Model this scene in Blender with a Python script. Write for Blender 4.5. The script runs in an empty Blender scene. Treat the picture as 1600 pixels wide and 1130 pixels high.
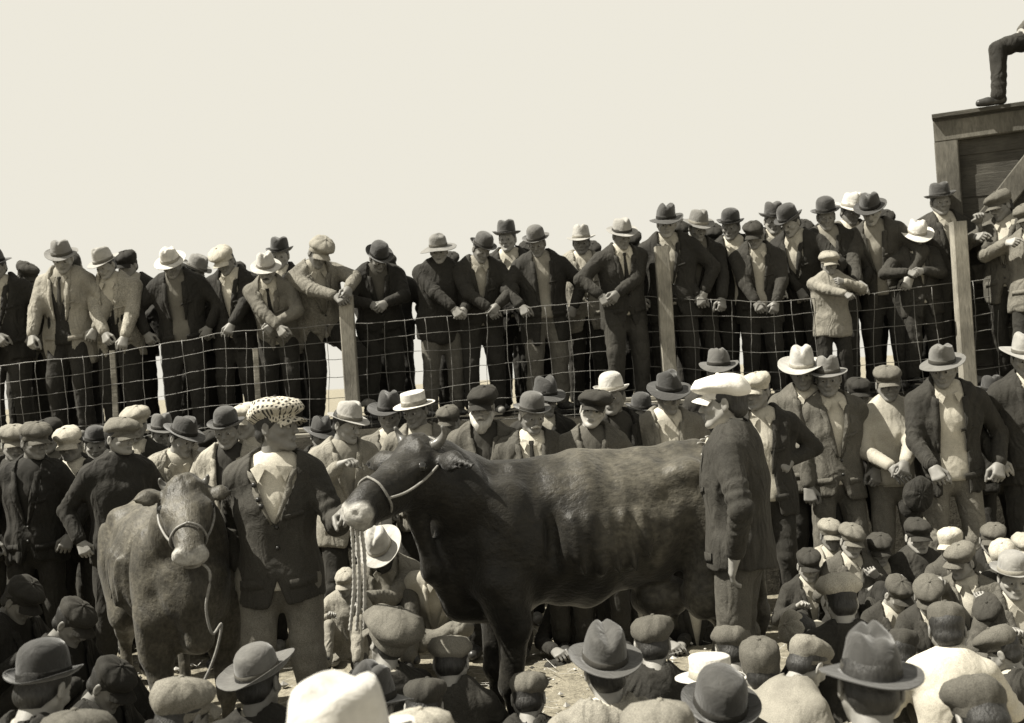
import bpy, math, random
import numpy as np
from mathutils import Matrix, Vector
R = math.radians
random.seed(7); RNG = np.random.default_rng(11)
S = bpy.context.scene
# ------------------------------------------------------------------ camera, sky, sun, exposure
FPX = 1750.0; CAMH = 1.85; ROLL = R(3.5); PITCH = R(0.8)
CR = Vector((1, 0, 0)); CF = Vector((0, math.cos(PITCH), math.sin(PITCH))); CU = Vector((0, -math.sin(PITCH), math.cos(PITCH)))
cx_ = CR*math.cos(ROLL) - CU*math.sin(ROLL); cy_ = CR*math.sin(ROLL) + CU*math.cos(ROLL); cz_ = -CF
cam = bpy.data.cameras.new('camera'); camo = bpy.data.objects.new('camera', cam); S.collection.objects.link(camo)
camo.matrix_world = Matrix(((cx_.x, cy_.x, cz_.x, 0), (cx_.y, cy_.y, cz_.y, 0), (cx_.z, cy_.z, cz_.z, CAMH), (0, 0, 0, 1)))
cam.sensor_width = 36; cam.lens = 36*FPX/1600; cam.clip_end = 3000; cam.clip_start = 0.05
cam.dof.use_dof = True; cam.dof.focus_distance = 6.6; cam.dof.aperture_fstop = 4.0
S.camera = camo
SUN_EL = R(55); SUN_AZ = R(-97)      # azimuth from +Y, negative = to the left
sd = Vector((math.sin(SUN_AZ)*math.cos(SUN_EL), math.cos(SUN_AZ)*math.cos(SUN_EL), math.sin(SUN_EL)))
W = bpy.data.worlds.new('World'); S.world = W; W.use_nodes = True
nt = W.node_tree; nt.nodes.clear(); N = nt.nodes.new; L = nt.links.new
out = N('ShaderNodeOutputWorld'); bg = N('ShaderNodeBackground'); sky = N('ShaderNodeTexSky')
sky.sky_type = 'NISHITA'; sky.sun_disc = False; sky.sun_elevation = SUN_EL; sky.sun_rotation = SUN_AZ
sky.air_density = 0.3; sky.dust_density = 0.15
bw = N('ShaderNodeRGBToBW'); mn = N('ShaderNodeMath'); mn.operation = 'MINIMUM'; mn.inputs[1].default_value = 0.95
mx = N('ShaderNodeMix'); mx.data_type = 'RGBA'; mx.blend_type = 'MULTIPLY'; mx.inputs['Factor'].default_value = 1
mx.inputs['B'].default_value = (2.97, 2.85, 2.50, 1)
L(sky.outputs[0], bw.inputs[0]); L(bw.outputs[0], mn.inputs[0]); L(mn.outputs[0], mx.inputs['A']); L(mx.outputs['Result'], bg.inputs[0])
bg.inputs[1].default_value = 0.15; L(bg.outputs[0], out.inputs[0])
sl = bpy.data.lights.new('sun', 'SUN'); sl.energy = 5.0; sl.angle = R(0.5); sl.color = (1.0, 0.95, 0.84)
so = bpy.data.objects.new('sun', sl); S.collection.objects.link(so); so.rotation_euler = (-sd).to_track_quat('-Z', 'Y').to_euler()
so.location = (-20, 0, 25)
vs = S.view_settings; vs.view_transform = 'Standard'; vs.look = 'None'; vs.exposure = 1.0; vs.gamma = 1; vs.use_curve_mapping = False

def at(px, py, s):                       # point whose photograph position is px,py where a metre spans s pixels
    u = (px-800)/FPX; v = (565-py)/FPX
    a = u*math.cos(ROLL) + v*math.sin(ROLL); b = -u*math.sin(ROLL) + v*math.cos(ROLL); d = FPX/s
    return Vector((0, 0, CAMH)) + d*(a*CR + b*CU + CF)

# ------------------------------------------------------------------ helpers
COL = S.collection
def tag(o, label=None, cat=None, group=None, kind=None):
    for k_, v_ in (('label', label), ('category', cat), ('group', group), ('kind', kind)):
        if v_: o[k_] = v_
    return o
def empty(name, loc=(0, 0, 0), rz=0):
    o = bpy.data.objects.new(name, None); COL.objects.link(o); o.location = loc; o.rotation_euler = (0, 0, rz)
    o.empty_display_size = .2; return o
def mesh_obj(name, V, Fs, mats, parent=None, smooth=True, mi=None):
    V = np.asarray(V, dtype=np.float32)
    me = bpy.data.meshes.new(name)
    if isinstance(Fs, np.ndarray):
        k_ = Fs.shape[1]; n = len(Fs)
        me.vertices.add(len(V)); me.vertices.foreach_set('co', V.ravel())
        me.loops.add(n*k_); me.loops.foreach_set('vertex_index', Fs.astype(np.int32).ravel())
        me.polygons.add(n); me.polygons.foreach_set('loop_start', np.arange(0, n*k_, k_, dtype=np.int32))
        me.polygons.foreach_set('loop_total', np.full(n, k_, dtype=np.int32))
        me.update(calc_edges=True)
    else:
        me.from_pydata([tuple(map(float, v)) for v in V], [], [tuple(map(int, f)) for f in Fs]); n = len(Fs); me.update()
    if not isinstance(mats, (list, tuple)): mats = [mats]
    for m in mats: me.materials.append(m)
    if mi is not None: me.polygons.foreach_set('material_index', np.asarray(mi, dtype=np.int32))
    me.polygons.foreach_set('use_smooth', np.full(len(me.polygons), smooth))
    o = bpy.data.objects.new(name, me); COL.objects.link(o)
    if parent: o.parent = parent
    return o
def fix_normals(o):
    import bmesh
    bm = bmesh.new(); bm.from_mesh(o.data); bmesh.ops.recalc_face_normals(bm, faces=bm.faces); bm.to_mesh(o.data); bm.free()
BOXF = [(0, 3, 2, 1), (4, 5, 6, 7), (0, 1, 5, 4), (1, 2, 6, 5), (2, 3, 7, 6), (3, 0, 4, 7)]
def box_vf(c, sx, sy, sz, M=None, jit=0):
    P = np.array([(x*sx/2, y*sy/2, z*sz/2) for z in (-1, 1) for x, y in ((-1, -1), (1, -1), (1, 1), (-1, 1))])
    if jit: P += RNG.uniform(-jit, jit, P.shape)
    if M is not None: P = P @ np.array(M).T
    return P + np.array(c), BOXF
def board(name, a, b, w, t, mat, parent=None, up=(0, 0, 1), bev=.004, jit=.003):
    """a squared timber from a to b, w wide (along the in-plane normal), t thick; slightly eased edges and uneven ends"""
    a = np.array(a, float); b = np.array(b, float); d = b-a; ln = np.linalg.norm(d); d /= ln
    u = np.array(up, float); s_ = np.cross(d, u); s_ /= np.linalg.norm(s_); u = np.cross(s_, d)
    rings = []; n = 5
    for i in range(n):
        p = a + d*ln*i/(n-1) + (u*RNG.uniform(-1, 1) + s_*RNG.uniform(-1, 1))*jit
        c = []
        for sx, sy in ((-1, -1), (1, -1), (1, 1), (-1, 1)):
            for e in (0, 1):
                ex, ey = (bev, 0) if (e == 0) ^ (sx*sy > 0) else (0, bev)
                c.append(p + u*sx*(w/2-ex) + s_*sy*(t/2-ey))
        rings.append(c)
    V = [v for r_ in rings for v in r_]; Fs = []
    for i in range(n-1):
        for j in range(8): Fs.append((i*8+j, i*8+(j+1) % 8, i*8+8+(j+1) % 8, i*8+8+j))
    Fs.append(tuple(range(8))[::-1]); Fs.append(tuple((n-1)*8+j for j in range(8)))
    o = mesh_obj(name, V, Fs, mat, parent, smooth=False); fix_normals(o); return o
def tube_vf(pts, r, n=6, closed=False):
    P = np.array(pts, float); m = len(P); rr = np.broadcast_to(np.asarray(r, float), (m,))
    T = np.gradient(P, axis=0); T /= np.linalg.norm(T, axis=1)[:, None]+1e-9
    up = np.array((0.13, 0.21, 1.0)); V = []
    A = np.cross(T, up); bad = np.linalg.norm(A, axis=1) < .2
    A[bad] = np.cross(T[bad], np.array((1., .1, 0))); A /= np.linalg.norm(A, axis=1)[:, None]; B = np.cross(T, A)
    th = np.arange(n)*2*np.pi/n
    V = (P[:, None, :] + rr[:, None, None]*(np.cos(th)[None, :, None]*A[:, None, :] + np.sin(th)[None, :, None]*B[:, None, :])).reshape(-1, 3)
    Fs = []
    for i in range(m-1):
        for j in range(n): Fs.append((i*n+j, i*n+(j+1) % n, (i+1)*n+(j+1) % n, (i+1)*n+j))
    Fs.append(tuple(range(n))[::-1]); Fs.append(tuple((m-1)*n+j for j in range(n)))
    return V, Fs
def tube(name, pts, r, mat, parent=None, n=6):
    V, Fs = tube_vf(pts, r, n); return mesh_obj(name, V, Fs, mat, parent)

# ------------------------------------------------------------------ materials
MC = {}
TINT = (1.03, 1.0, 0.92)
def newmat(name):
    m = bpy.data.materials.new(name); m.use_nodes = True; t = m.node_tree; b = t.nodes['Principled BSDF']; return m, t, b
def col(v): v = v*.84 if v < .95 else v; return (v*TINT[0], v*TINT[1], v*TINT[2], 1)
def noise_ramp(t, sc, v0, v1, detail=6, lo=.3, hi=.7, rough=.6, dist=0, obj=True, stretch=None):
    tc = t.nodes.new('ShaderNodeTexCoord'); mp = t.nodes.new('ShaderNodeMapping'); t.links.new(tc.outputs['Object'], mp.inputs[0])
    if stretch: mp.inputs['Scale'].default_value = stretch
    n = t.nodes.new('ShaderNodeTexNoise'); n.inputs['Scale'].default_value = sc; n.inputs['Detail'].default_value = detail
    n.inputs['Roughness'].default_value = rough; n.inputs['Distortion'].default_value = dist; t.links.new(mp.outputs[0], n.inputs[0])
    r_ = t.nodes.new('ShaderNodeValToRGB'); r_.color_ramp.elements[0].position = lo; r_.color_ramp.elements[1].position = hi
    r_.color_ramp.elements[0].color = col(v0); r_.color_ramp.elements[1].color = col(v1); t.links.new(n.outputs['Fac'], r_.inputs[0])
    return r_, n, mp
def bump(t, b, srcs):
    prev = None
    for s_, st, dist in srcs:
        bp = t.nodes.new('ShaderNodeBump'); bp.inputs['Strength'].default_value = st; bp.inputs['Distance'].default_value = dist
        t.links.new(s_, bp.inputs['Height'])
        if prev: t.links.new(prev.outputs[0], bp.inputs['Normal'])
        prev = bp
    t.links.new(prev.outputs[0], b.inputs['Normal'])
def mix(t, f, a, b_, mode='MIX'):
    m = t.nodes.new('ShaderNodeMix'); m.data_type = 'RGBA'; m.blend_type = mode
    if isinstance(f, (int, float)): m.inputs['Factor'].default_value = f
    else: t.links.new(f, m.inputs['Factor'])
    t.links.new(a, m.inputs['A'])
    if isinstance(b_, tuple): m.inputs['B'].default_value = b_
    else: t.links.new(b_, m.inputs['B'])
    return m
def cloth(v, kind='wool'):
    v = round(v*(.50 if v < .12 else (.75 if v < .3 else (.92 if v < .5 else .84))), 3); key = (v, kind)
    if key in MC: return MC[key]
    m, t, b = newmat('%s_cloth_%03d' % (kind, int(v*1000)))
    big, nb, _ = noise_ramp(t, 5, v*.72, v*1.2, 4)
    fine, nf, mpf = noise_ramp(t, 260 if kind != 'tweed' else 120, .85 if kind == 'cotton' else .65, 1.12 if kind == 'cotton' else 1.3, 2)
    mm = mix(t, 1.0, big.outputs[0], fine.outputs[0], 'MULTIPLY')
    cur = mm.outputs['Result']
    src = nf.outputs['Fac']
    if kind in ('check', 'stripe'):
        sep = t.nodes.new('ShaderNodeSeparateXYZ')
        if kind == 'check': ac = t.nodes.new('ShaderNodeAttribute'); ac.attribute_name = 'weave'; t.links.new(ac.outputs['Vector'], sep.inputs[0])
        else: tc = t.nodes.new('ShaderNodeTexCoord'); t.links.new(tc.outputs['Object'], sep.inputs[0])
        outs = []
        for ax, sc in ((0, 112 if kind == 'check' else 170),) + (((1, 112),) if kind == 'check' else ()):
            a = t.nodes.new('ShaderNodeMath'); a.operation = 'MULTIPLY'; a.inputs[1].default_value = sc*2; t.links.new(sep.outputs[ax], a.inputs[0])
            s_ = t.nodes.new('ShaderNodeMath'); s_.operation = 'SINE'; t.links.new(a.outputs[0], s_.inputs[0])
            g = t.nodes.new('ShaderNodeMath'); g.operation = 'GREATER_THAN'; g.inputs[1].default_value = -.05; t.links.new(s_.outputs[0], g.inputs[0]); outs.append(g)
        f = outs[0].outputs[0]
        if len(outs) > 1:
            p = t.nodes.new('ShaderNodeMath'); p.operation = 'MULTIPLY'; t.links.new(outs[0].outputs[0], p.inputs[0]); t.links.new(outs[1].outputs[0], p.inputs[1]); f = p.outputs[0]
        cur = mix(t, f, cur, col(.04 if kind == 'check' else v*.45)).outputs['Result']
    t.links.new(cur, b.inputs['Base Color'])
    b.inputs['Roughness'].default_value = .85; b.inputs['Specular IOR Level'].default_value = .25
    b.inputs['Sheen Weight'].default_value = .06; b.inputs['Sheen Roughness'].default_value = .5
    b.inputs['Sheen Tint'].default_value = (.6, .57, .5, 1)
    fold, nfo, _ = noise_ramp(t, 7.5, 0, 1, 1.2, dist=1.6, stretch=(1.3, 1.3, .7))
    wr, nwr, _ = noise_ramp(t, 24, 0, 1, 2, dist=2.0)
    q_ = .4 if kind in ('cotton', 'cap') else 1.
    bump(t, b, [(nfo.outputs['Fac'], .62*q_, .038), (nwr.outputs['Fac'], .35*q_, .010), (src, .35*q_, .001)])
    MC[key] = m; return m
def simple(name, v, rough=.6, sc=20, var=.25, bumps=((60, .4, .002),), spec=.4, stretch=None, metal=0, detail=6):
    if name in MC: return MC[name]
    m, t, b = newmat(name); r_, n, _ = noise_ramp(t, sc, v*(1-var), v*(1+var), detail, stretch=stretch)
    t.links.new(r_.outputs[0], b.inputs['Base Color']); b.inputs['Roughness'].default_value = rough; b.inputs['Specular IOR Level'].default_value = spec
    b.inputs['Metallic'].default_value = metal
    if bumps: bump(t, b, [(noise_ramp(t, s_, 0, 1, 5, stretch=stretch)[1].outputs['Fac'], st, d) for s_, st, d in bumps])
    MC[name] = m; return m
def wood(name, v, stretch=(1, 1, 1), rough=.8):
    if name in MC: return MC[name]
    m, t, b = newmat(name)
    r_, n, _ = noise_ramp(t, 14, v*.5, v*1.25, 8, .25, .75, .7, .6, stretch=stretch)
    k_, kn, _ = noise_ramp(t, 2.2, .6, 1.25, 3)
    t.links.new(mix(t, 1., r_.outputs[0], k_.outputs[0], 'MULTIPLY').outputs['Result'], b.inputs['Base Color'])
    b.inputs['Roughness'].default_value = rough; b.inputs['Specular IOR Level'].default_value = .2
    bump(t, b, [(n.outputs['Fac'], .8, .006)]); MC[name] = m; return m
def skin_mat(name, v):
    if name in MC: return MC[name]
    m, t, b = newmat(name); r_, n, _ = noise_ramp(t, 18, v*.82, v*1.12, 5)
    t.links.new(r_.outputs[0], b.inputs['Base Color']); b.inputs['Roughness'].default_value = .55; b.inputs['Specular IOR Level'].default_value = .4
    bump(t, b, [(noise_ramp(t, 90, 0, 1, 4)[1].outputs['Fac'], .35, .0025)]); MC[name] = m; return m
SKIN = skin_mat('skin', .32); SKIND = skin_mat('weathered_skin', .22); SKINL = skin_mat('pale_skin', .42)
LIP = simple('lip', .2, .5, bumps=None); EYEM = simple('eye', .10, .15, 60, .6, None, .6)
HAIR = simple('dark_hair', .03, .5, 60, .5, ((120, .9, .006),), stretch=(1, 1, .25)); HAIRG = simple('grey_hair', .5, .6, 60, .3, ((120, .9, .006),), stretch=(1, 1, .25))
SHOEM = simple('shoe_leather', .035, .4, 30, .5); SHOED = simple('dusty_shoe_leather', .22, .7, 20, .4)
BUTTON = simple('dark_button', .03, .3, bumps=None); BAND = simple('hat_ribbon', .04, .7)
WIRE = simple('galvanised_wire', .19, .45, 30, .3, None, .5); ROPE = simple('hemp_rope', .45, .9, 60, .3, ((150, .8, .004),))
WHITE = simple('white_linen', .78, .8, 6, .06, ((12, .6, .012), (200, .3, .001)))
def felt(v):
    v = v*(.52 if v < .13 else (.68 if v < .3 else .85))
    k_ = ('felt', round(v, 3))
    if k_ not in MC:
        m, t, b = newmat('hat_felt_%03d' % int(v*1000)); r_, n, _ = noise_ramp(t, 14, v*.75, v*1.2, 6)
        t.links.new(r_.outputs[0], b.inputs['Base Color']); b.inputs['Roughness'].default_value = .75; b.inputs['Specular IOR Level'].default_value = .3
        b.inputs['Sheen Weight'].default_value = .3
        bump(t, b, [(noise_ramp(t, 14, 0, 1, 3, dist=.6)[1].outputs['Fac'], .5, .018), (noise_ramp(t, 300, 0, 1, 2)[1].outputs['Fac'], .3, .001)]); MC[k_] = m
    return MC[k_]

# ------------------------------------------------------------------ implicit surfaces (smooth unions of limbs, meshed with surface nets)
class Fld:
    def __init__(s, lo, hi, h):
        s.lo = np.array(lo, float); s.h = h; s.n = np.ceil((np.array(hi)-s.lo)/h).astype(int)+2
        s.a = np.full(s.n, .3, np.float32); s.ax = [s.lo[i]+h*np.arange(s.n[i]) for i in range(3)]
    def sub(s, lo, hi):
        i0 = np.clip(np.floor((np.array(lo)-s.lo)/s.h).astype(int), 0, s.n); i1 = np.clip(np.ceil((np.array(hi)-s.lo)/s.h).astype(int)+1, 0, s.n)
        sl_ = tuple(slice(i0[i], i1[i]) for i in range(3))
        return sl_, s.ax[0][sl_[0]][:, None, None], s.ax[1][sl_[1]][None, :, None], s.ax[2][sl_[2]][None, None, :]
    def _mix(s, sl_, d, k, op):
        a = s.a[sl_]
        if a.size == 0: return
        if op == 'sub': a, d = -a, d
        h_ = np.clip(.5+.5*(a-d)/k, 0, 1); r_ = a*(1-h_)+d*h_-k*h_*(1-h_)
        s.a[sl_] = -r_ if op == 'sub' else r_
    def cone(s, a, b, ra, rb, k=.03, n=None, f=1., op='add', wr=None):
        a = np.array(a, float); b = np.array(b, float); R_ = max(ra, rb)+k*1.5+2*s.h
        sl_, X, Y, Z = s.sub(np.minimum(a, b)-R_, np.maximum(a, b)+R_)
        ba = b-a; L2 = max(ba@ba, 1e-8); X = X-a[0]; Y = Y-a[1]; Z = Z-a[2]
        t = np.clip((X*ba[0]+Y*ba[1]+Z*ba[2])/L2, 0, 1)
        X = X-t*ba[0]; Y = Y-t*ba[1]; Z = Z-t*ba[2]; d2 = X*X+Y*Y+Z*Z
        if f != 1: dn = X*n[0]+Y*n[1]+Z*n[2]; d2 = d2+(f*f-1)*dn*dn
        r_ = ra+(rb-ra)*t
        d = np.sqrt(d2)-r_
        if f > 1: d = d/np.sqrt(f)
        if wr is not None:    # cloth wrinkles round a limb: (amplitude, wavelength, phase, centre, width)
            amp, wl, ph, c_, w_ = wr; ln = math.sqrt(L2)
            ang = np.arctan2(X*.7+Z*.3, Y+.2*Z)
            d = d+amp*np.sin(t*ln/wl*6.283+ph+1.5*np.sin(ang+ph))*np.exp(-((t-c_)/w_)**2)
        s._mix(sl_, d, k, op)
    def ell(s, c, r, k=.02, M=None, op='add'):
        c = np.array(c, float); r = np.array(r, float); R_ = r.max()+k*1.5+2*s.h
        sl_, X, Y, Z = s.sub(c-R_, c+R_); X = X-c[0]; Y = Y-c[1]; Z = Z-c[2]
        if M is not None:
            M = np.array(M); X, Y, Z = (X*M[0, 0]+Y*M[1, 0]+Z*M[2, 0], X*M[0, 1]+Y*M[1, 1]+Z*M[2, 1], X*M[0, 2]+Y*M[1, 2]+Z*M[2, 2])
        q = np.sqrt((X/r[0])**2+(Y/r[1])**2+(Z/r[2])**2); g = np.sqrt((X/r[0]**2)**2+(Y/r[1]**2)**2+(Z/r[2]**2)**2)+1e-6
        s._mix(sl_, np.where(q < .3, -(1-q)*r.min(), q*(q-1)/g), k, op)
    def grid(s): return s.ax[0][:, None, None], s.ax[1][None, :, None], s.ax[2][None, None, :]
    def folds(s, amp, scale, seed, warp=1.2):
        i = np.nonzero(np.abs(s.a) < max(.03, 2.5*s.h)); P = np.stack([s.ax[j][i[j]] for j in range(3)], 1)
        rg = np.random.default_rng(seed); v = np.zeros(len(P))
        w = np.sin(P @ rg.normal(0, 6, 3)+rg.uniform(0, 6))*warp
        for _ in range(4):
            v += np.sin((P*np.array(scale)) @ rg.normal(0, 1, 3)*rg.uniform(.8, 1.6)+w*rg.uniform(.6, 1.4)+rg.uniform(0, 6))
        s.a[i] += amp*v*.5
    def sample(s, P):
        q = (P-s.lo)/s.h; i = np.clip(q.astype(int), 0, s.n-2); f = np.clip(q-i, 0, 1); r_ = 0
        for dx in (0, 1):
            for dy in (0, 1):
                for dz in (0, 1):
                    w = (f[:, 0] if dx else 1-f[:, 0])*(f[:, 1] if dy else 1-f[:, 1])*(f[:, 2] if dz else 1-f[:, 2])
                    r_ = r_+w*s.a[i[:, 0]+dx, i[:, 1]+dy, i[:, 2]+dz]
        return r_
    def mesh(s):
        a = s.a; a[0], a[-1], a[:, 0], a[:, -1], a[:, :, 0], a[:, :, -1] = (.05,)*6
        ins = a < 0; c = ins[:-1, :-1, :-1].astype(np.int8)
        for dx in (0, 1):
            for dy in (0, 1):
                for dz in (0, 1):
                    if dx+dy+dz: c = c+ins[dx:a.shape[0]-1+dx, dy:a.shape[1]-1+dy, dz:a.shape[2]-1+dz]
        act = (c > 0) & (c < 8); I = np.nonzero(act); n = len(I[0])
        idx = np.full(act.shape, -1, np.int64); idx[I] = np.arange(n)
        acc = np.zeros((n, 3)); cnt = np.zeros(n)
        cor = [(x, y, z) for x in (0, 1) for y in (0, 1) for z in (0, 1)]; vals = {q: a[I[0]+q[0], I[1]+q[1], I[2]+q[2]] for q in cor}
        for q in cor:
            for ax in range(3):
                if q[ax] == 0:
                    p = list(q); p[ax] = 1; p = tuple(p); v0, v1 = vals[q], vals[p]; m_ = (v0 < 0) != (v1 < 0)
                    t = np.where(m_, v0/(v0-v1+1e-12), 0)
                    for j in range(3): acc[:, j] += np.where(m_, q[j]+(t if j == ax else 0), 0)
                    cnt += m_
        V = (np.stack(I, 1)+acc/cnt[:, None])*s.h+s.lo; Q = []
        for ax in range(3):
            o1, o2 = [j for j in range(3) if j != ax]
            s0 = [slice(None)]*3; s1 = [slice(None)]*3; s0[ax] = slice(0, -1); s1[ax] = slice(1, None)
            for o_ in (o1, o2): s0[o_] = slice(1, -1); s1[o_] = slice(1, -1)
            A, B = ins[tuple(s0)], ins[tuple(s1)]; ch = np.nonzero(A != B); fl = A[ch]
            b_ = [ch[0].copy(), ch[1].copy(), ch[2].copy()]; b_[o1] += 1; b_[o2] += 1
            def g(d1, d2):
                t_ = [b_[0], b_[1], b_[2]]; t_[o1] = t_[o1]-d1; t_[o2] = t_[o2]-d2; return idx[t_[0], t_[1], t_[2]]
            q = np.stack([g(1, 1), g(0, 1), g(0, 0), g(1, 0)], 1)
            rev = fl if ax == 1 else ~fl
            q[rev] = q[rev][:, ::-1]; Q.append(q)
        return V, np.concatenate(Q)
# ------------------------------------------------------------------ head, hand, shoe, hair templates
def head_template(kind, h=.0062):
    f = Fld((-.11, -.15, -.16), (.11, .13, .15), h)
    boy = kind == 'boy'; old = kind == 'old'
    f.ell((0, .015, .032), (.076, .096, .088), .01)
    f.ell((0, -.02, -.03), (.060 if not old else .057, .068, .082), .03)
    for s_ in (-1, 1):
        f.cone((s_*.052, .005, -.045), (s_*.020, -.062, -.094 if not boy else -.085), .024, .020, .02)
        f.cone((s_*.012, -.080, .020), (s_*.042, -.066, .020), .012 if not boy else .008, .010, .012)
        f.ell((s_*.043, -.055, -.024), (.022, .022, .018), .015)
        f.ell((s_*.031, -.095, .002), (.017, .014, .011), .010, op='sub')
        f.ell((s_*.046, -.072, -.060), (.012, .02, .02), .012 if not old else .02, op='sub') if old else None
        f.ell((s_*.081, .014, -.008), (.008, .019, .033), .008)
        f.ell((s_*.088, .006, -.006), (.006, .010, .02), .005, op='sub')
        f.ell((s_*.010, -.096, -.031), (.009, .010, .007), .006)
    f.ell((0, -.078, -.098 if not boy else -.086), (.022, .018, .018), .015)
    f.cone((0, -.083, .012), (0, -.106 if not boy else -.099, -.026), .0085, .012 if not boy else .009, .008)
    for s_ in (-1, 1): f.ell((s_*.031, -.079, .001), (.0135, .0135, .0115), .003)
    f.cone((-.018, -.083, -.058), (.018, -.083, -.058), .009, .009, .008)
    f.ell((0, -.098, -.0605), (.026, .012, .0028), .004, op='sub')
    f.cone((-.012, -.083, -.067), (.012, -.083, -.067), .008, .008, .005)
    f.ell((0, -.098, -.079), (.02, .008, .006), .006, op='sub')
    f.cone((0, .018, -.05), (0, .034, -.15), .052, .056, .02)
    V, Q = f.mesh(); C_ = V[Q].mean(1); mi = np.zeros(len(Q), int)
    for s_ in (-1, 1): mi[(np.linalg.norm((C_-(s_*.031, -.085, .001))/(.013, .02, .0095), axis=1) < 1) & (C_[:, 1] < -.07)] = 1
    mi[(np.linalg.norm((C_-(0, -.09, -.062))/(.024, .02, .0105), axis=1) < 1)] = 2
    return V, Q, mi
HEADS = {k_: head_template(k_) for k_ in ('man', 'old', 'boy')}
def hand_template(curl, h=.0058):      # wrist at 0, fingers along +X, palm faces -Z, thumb on +Y
    f = Fld((-.03, -.08, -.11), (.22, .10, .05), h)
    f.cone((-.02, 0, 0), (.01, 0, 0), .027, .026, .02, (0, 0, 1), 1.35)
    for i, (y, ln, x0) in enumerate(((.033, .080, .088), (.011, .088, .092), (-.011, .083, .089), (-.032, .066, .082))):
        f.cone((.015, y*.45, -.001), (x0, y, -.001), .019, .0125, .016)
        p = np.array((x0, y, 0)); a = 0; segs = (.46, .30, .24)
        for j, sg in enumerate(segs):
            a += curl*(.75 if j == 0 else 1.1)*(1+.12*(i-1.5)); q = p+ln*sg*np.array((math.cos(a), .04*(1.5-i), -math.sin(a)))
            f.cone(p, q, .0098-.001*j, .0090-.001*j, .0015); p = q
    a = min(curl, .8); p0 = np.array((.022, .026, -.008)); p1 = p0+np.array((.038, .030, -.012-.012*a)); p2 = p1+np.array((.032, .012-.02*a, -.01-.015*a)); p3 = p2+np.array((.022, .002-.014*a, -.008-.012*a))
    f.cone(p0, p1, .017, .0125, .012); f.cone(p1, p2, .0115, .0105, .004); f.cone(p2, p3, .0105, .0085, .003)
    return f.mesh()
HANDS = {k_: hand_template(c_) for k_, c_ in (('grip', 1.25), ('fist', 1.45), ('relax', .42), ('flat', .12))}
def shoe_template():
    f = Fld((-.07, -.24, -.02), (.07, .10, .16), .0095)
    f.cone((0, .03, .035), (0, -.09, .03), .036, .036, .02); f.cone((0, -.09, .03), (0, -.155, .028), .044, .034, .02)
    f.cone((0, .02, .05), (0, .01, .12), .042, .046, .02)
    X, Y, Z = f.grid(); f.a = np.maximum(f.a, -Z+.0).astype(np.float32); return f.mesh()
SHOE = shoe_template()
def hair_template(full=False):
    f = Fld((-.11, -.12, -.13), (.11, .13, .14), .0075)
    f.ell((0, .018, .034), (.082, .101, .092), .01); f.ell((0, .05, -.035), (.068, .062, .05), .02)
    X, Y, Z = f.grid(); line = -.045+.05*(Z < .035)+.0*X
    front = (-.02-Y)*-1*0+(-(Y-(-.062+1.1*np.clip(.045-Z, 0, .1))))   # hairline: cut away in front of this plane
    f.a = np.maximum(f.a, front).astype(np.float32); f.a = np.maximum(f.a, -.085-Z).astype(np.float32)
    f.folds(.0022, (60, 60, 25), 3, .6); return f.mesh()
HAIRT = hair_template()
def beard_template(full=True):
    f = Fld((-.10, -.16, -.22), (.10, .06, .0), .0075)
    for s_ in (-1, 1):
        f.cone((0, -.101, -.046), (s_*.030, -.090, -.060), .010, .008, .004)
        if full: f.cone((s_*.066, -.005, -.045), (s_*.035, -.06, -.10), .018, .028, .02)
    if full: f.ell((0, -.078, -.120), (.042, .032, .052), .02); f.ell((0, -.098, -.062), (.016, .01, .004), .003, op='sub')
    f.folds(.004, (50, 50, 20), 5, .6); return f.mesh()
BEARD = beard_template(True); MOUST = beard_template(False)
def ring_mesh(rings, cap_first=True, cap_last=True):
    n = len(rings[0]); V = np.concatenate(rings); Fs = []
    for i in range(len(rings)-1):
        for j in range(n): Fs.append((i*n+j, i*n+(j+1) % n, (i+1)*n+(j+1) % n, (i+1)*n+j))
    if cap_first: Fs.append(tuple(range(n))[::-1])
    if cap_last: Fs.append(tuple((len(rings)-1)*n+j for j in range(n)))
    return V, Fs
TH = np.arange(44)*2*np.pi/44
def crown_ring(r, z, ax=1., ay=1.22, fn=None):
    x = np.sin(TH)*r*ax; y = -np.cos(TH)*r*ay; P = np.stack([x, y, np.full_like(x, z)], 1)
    return fn(P) if fn else P
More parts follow.
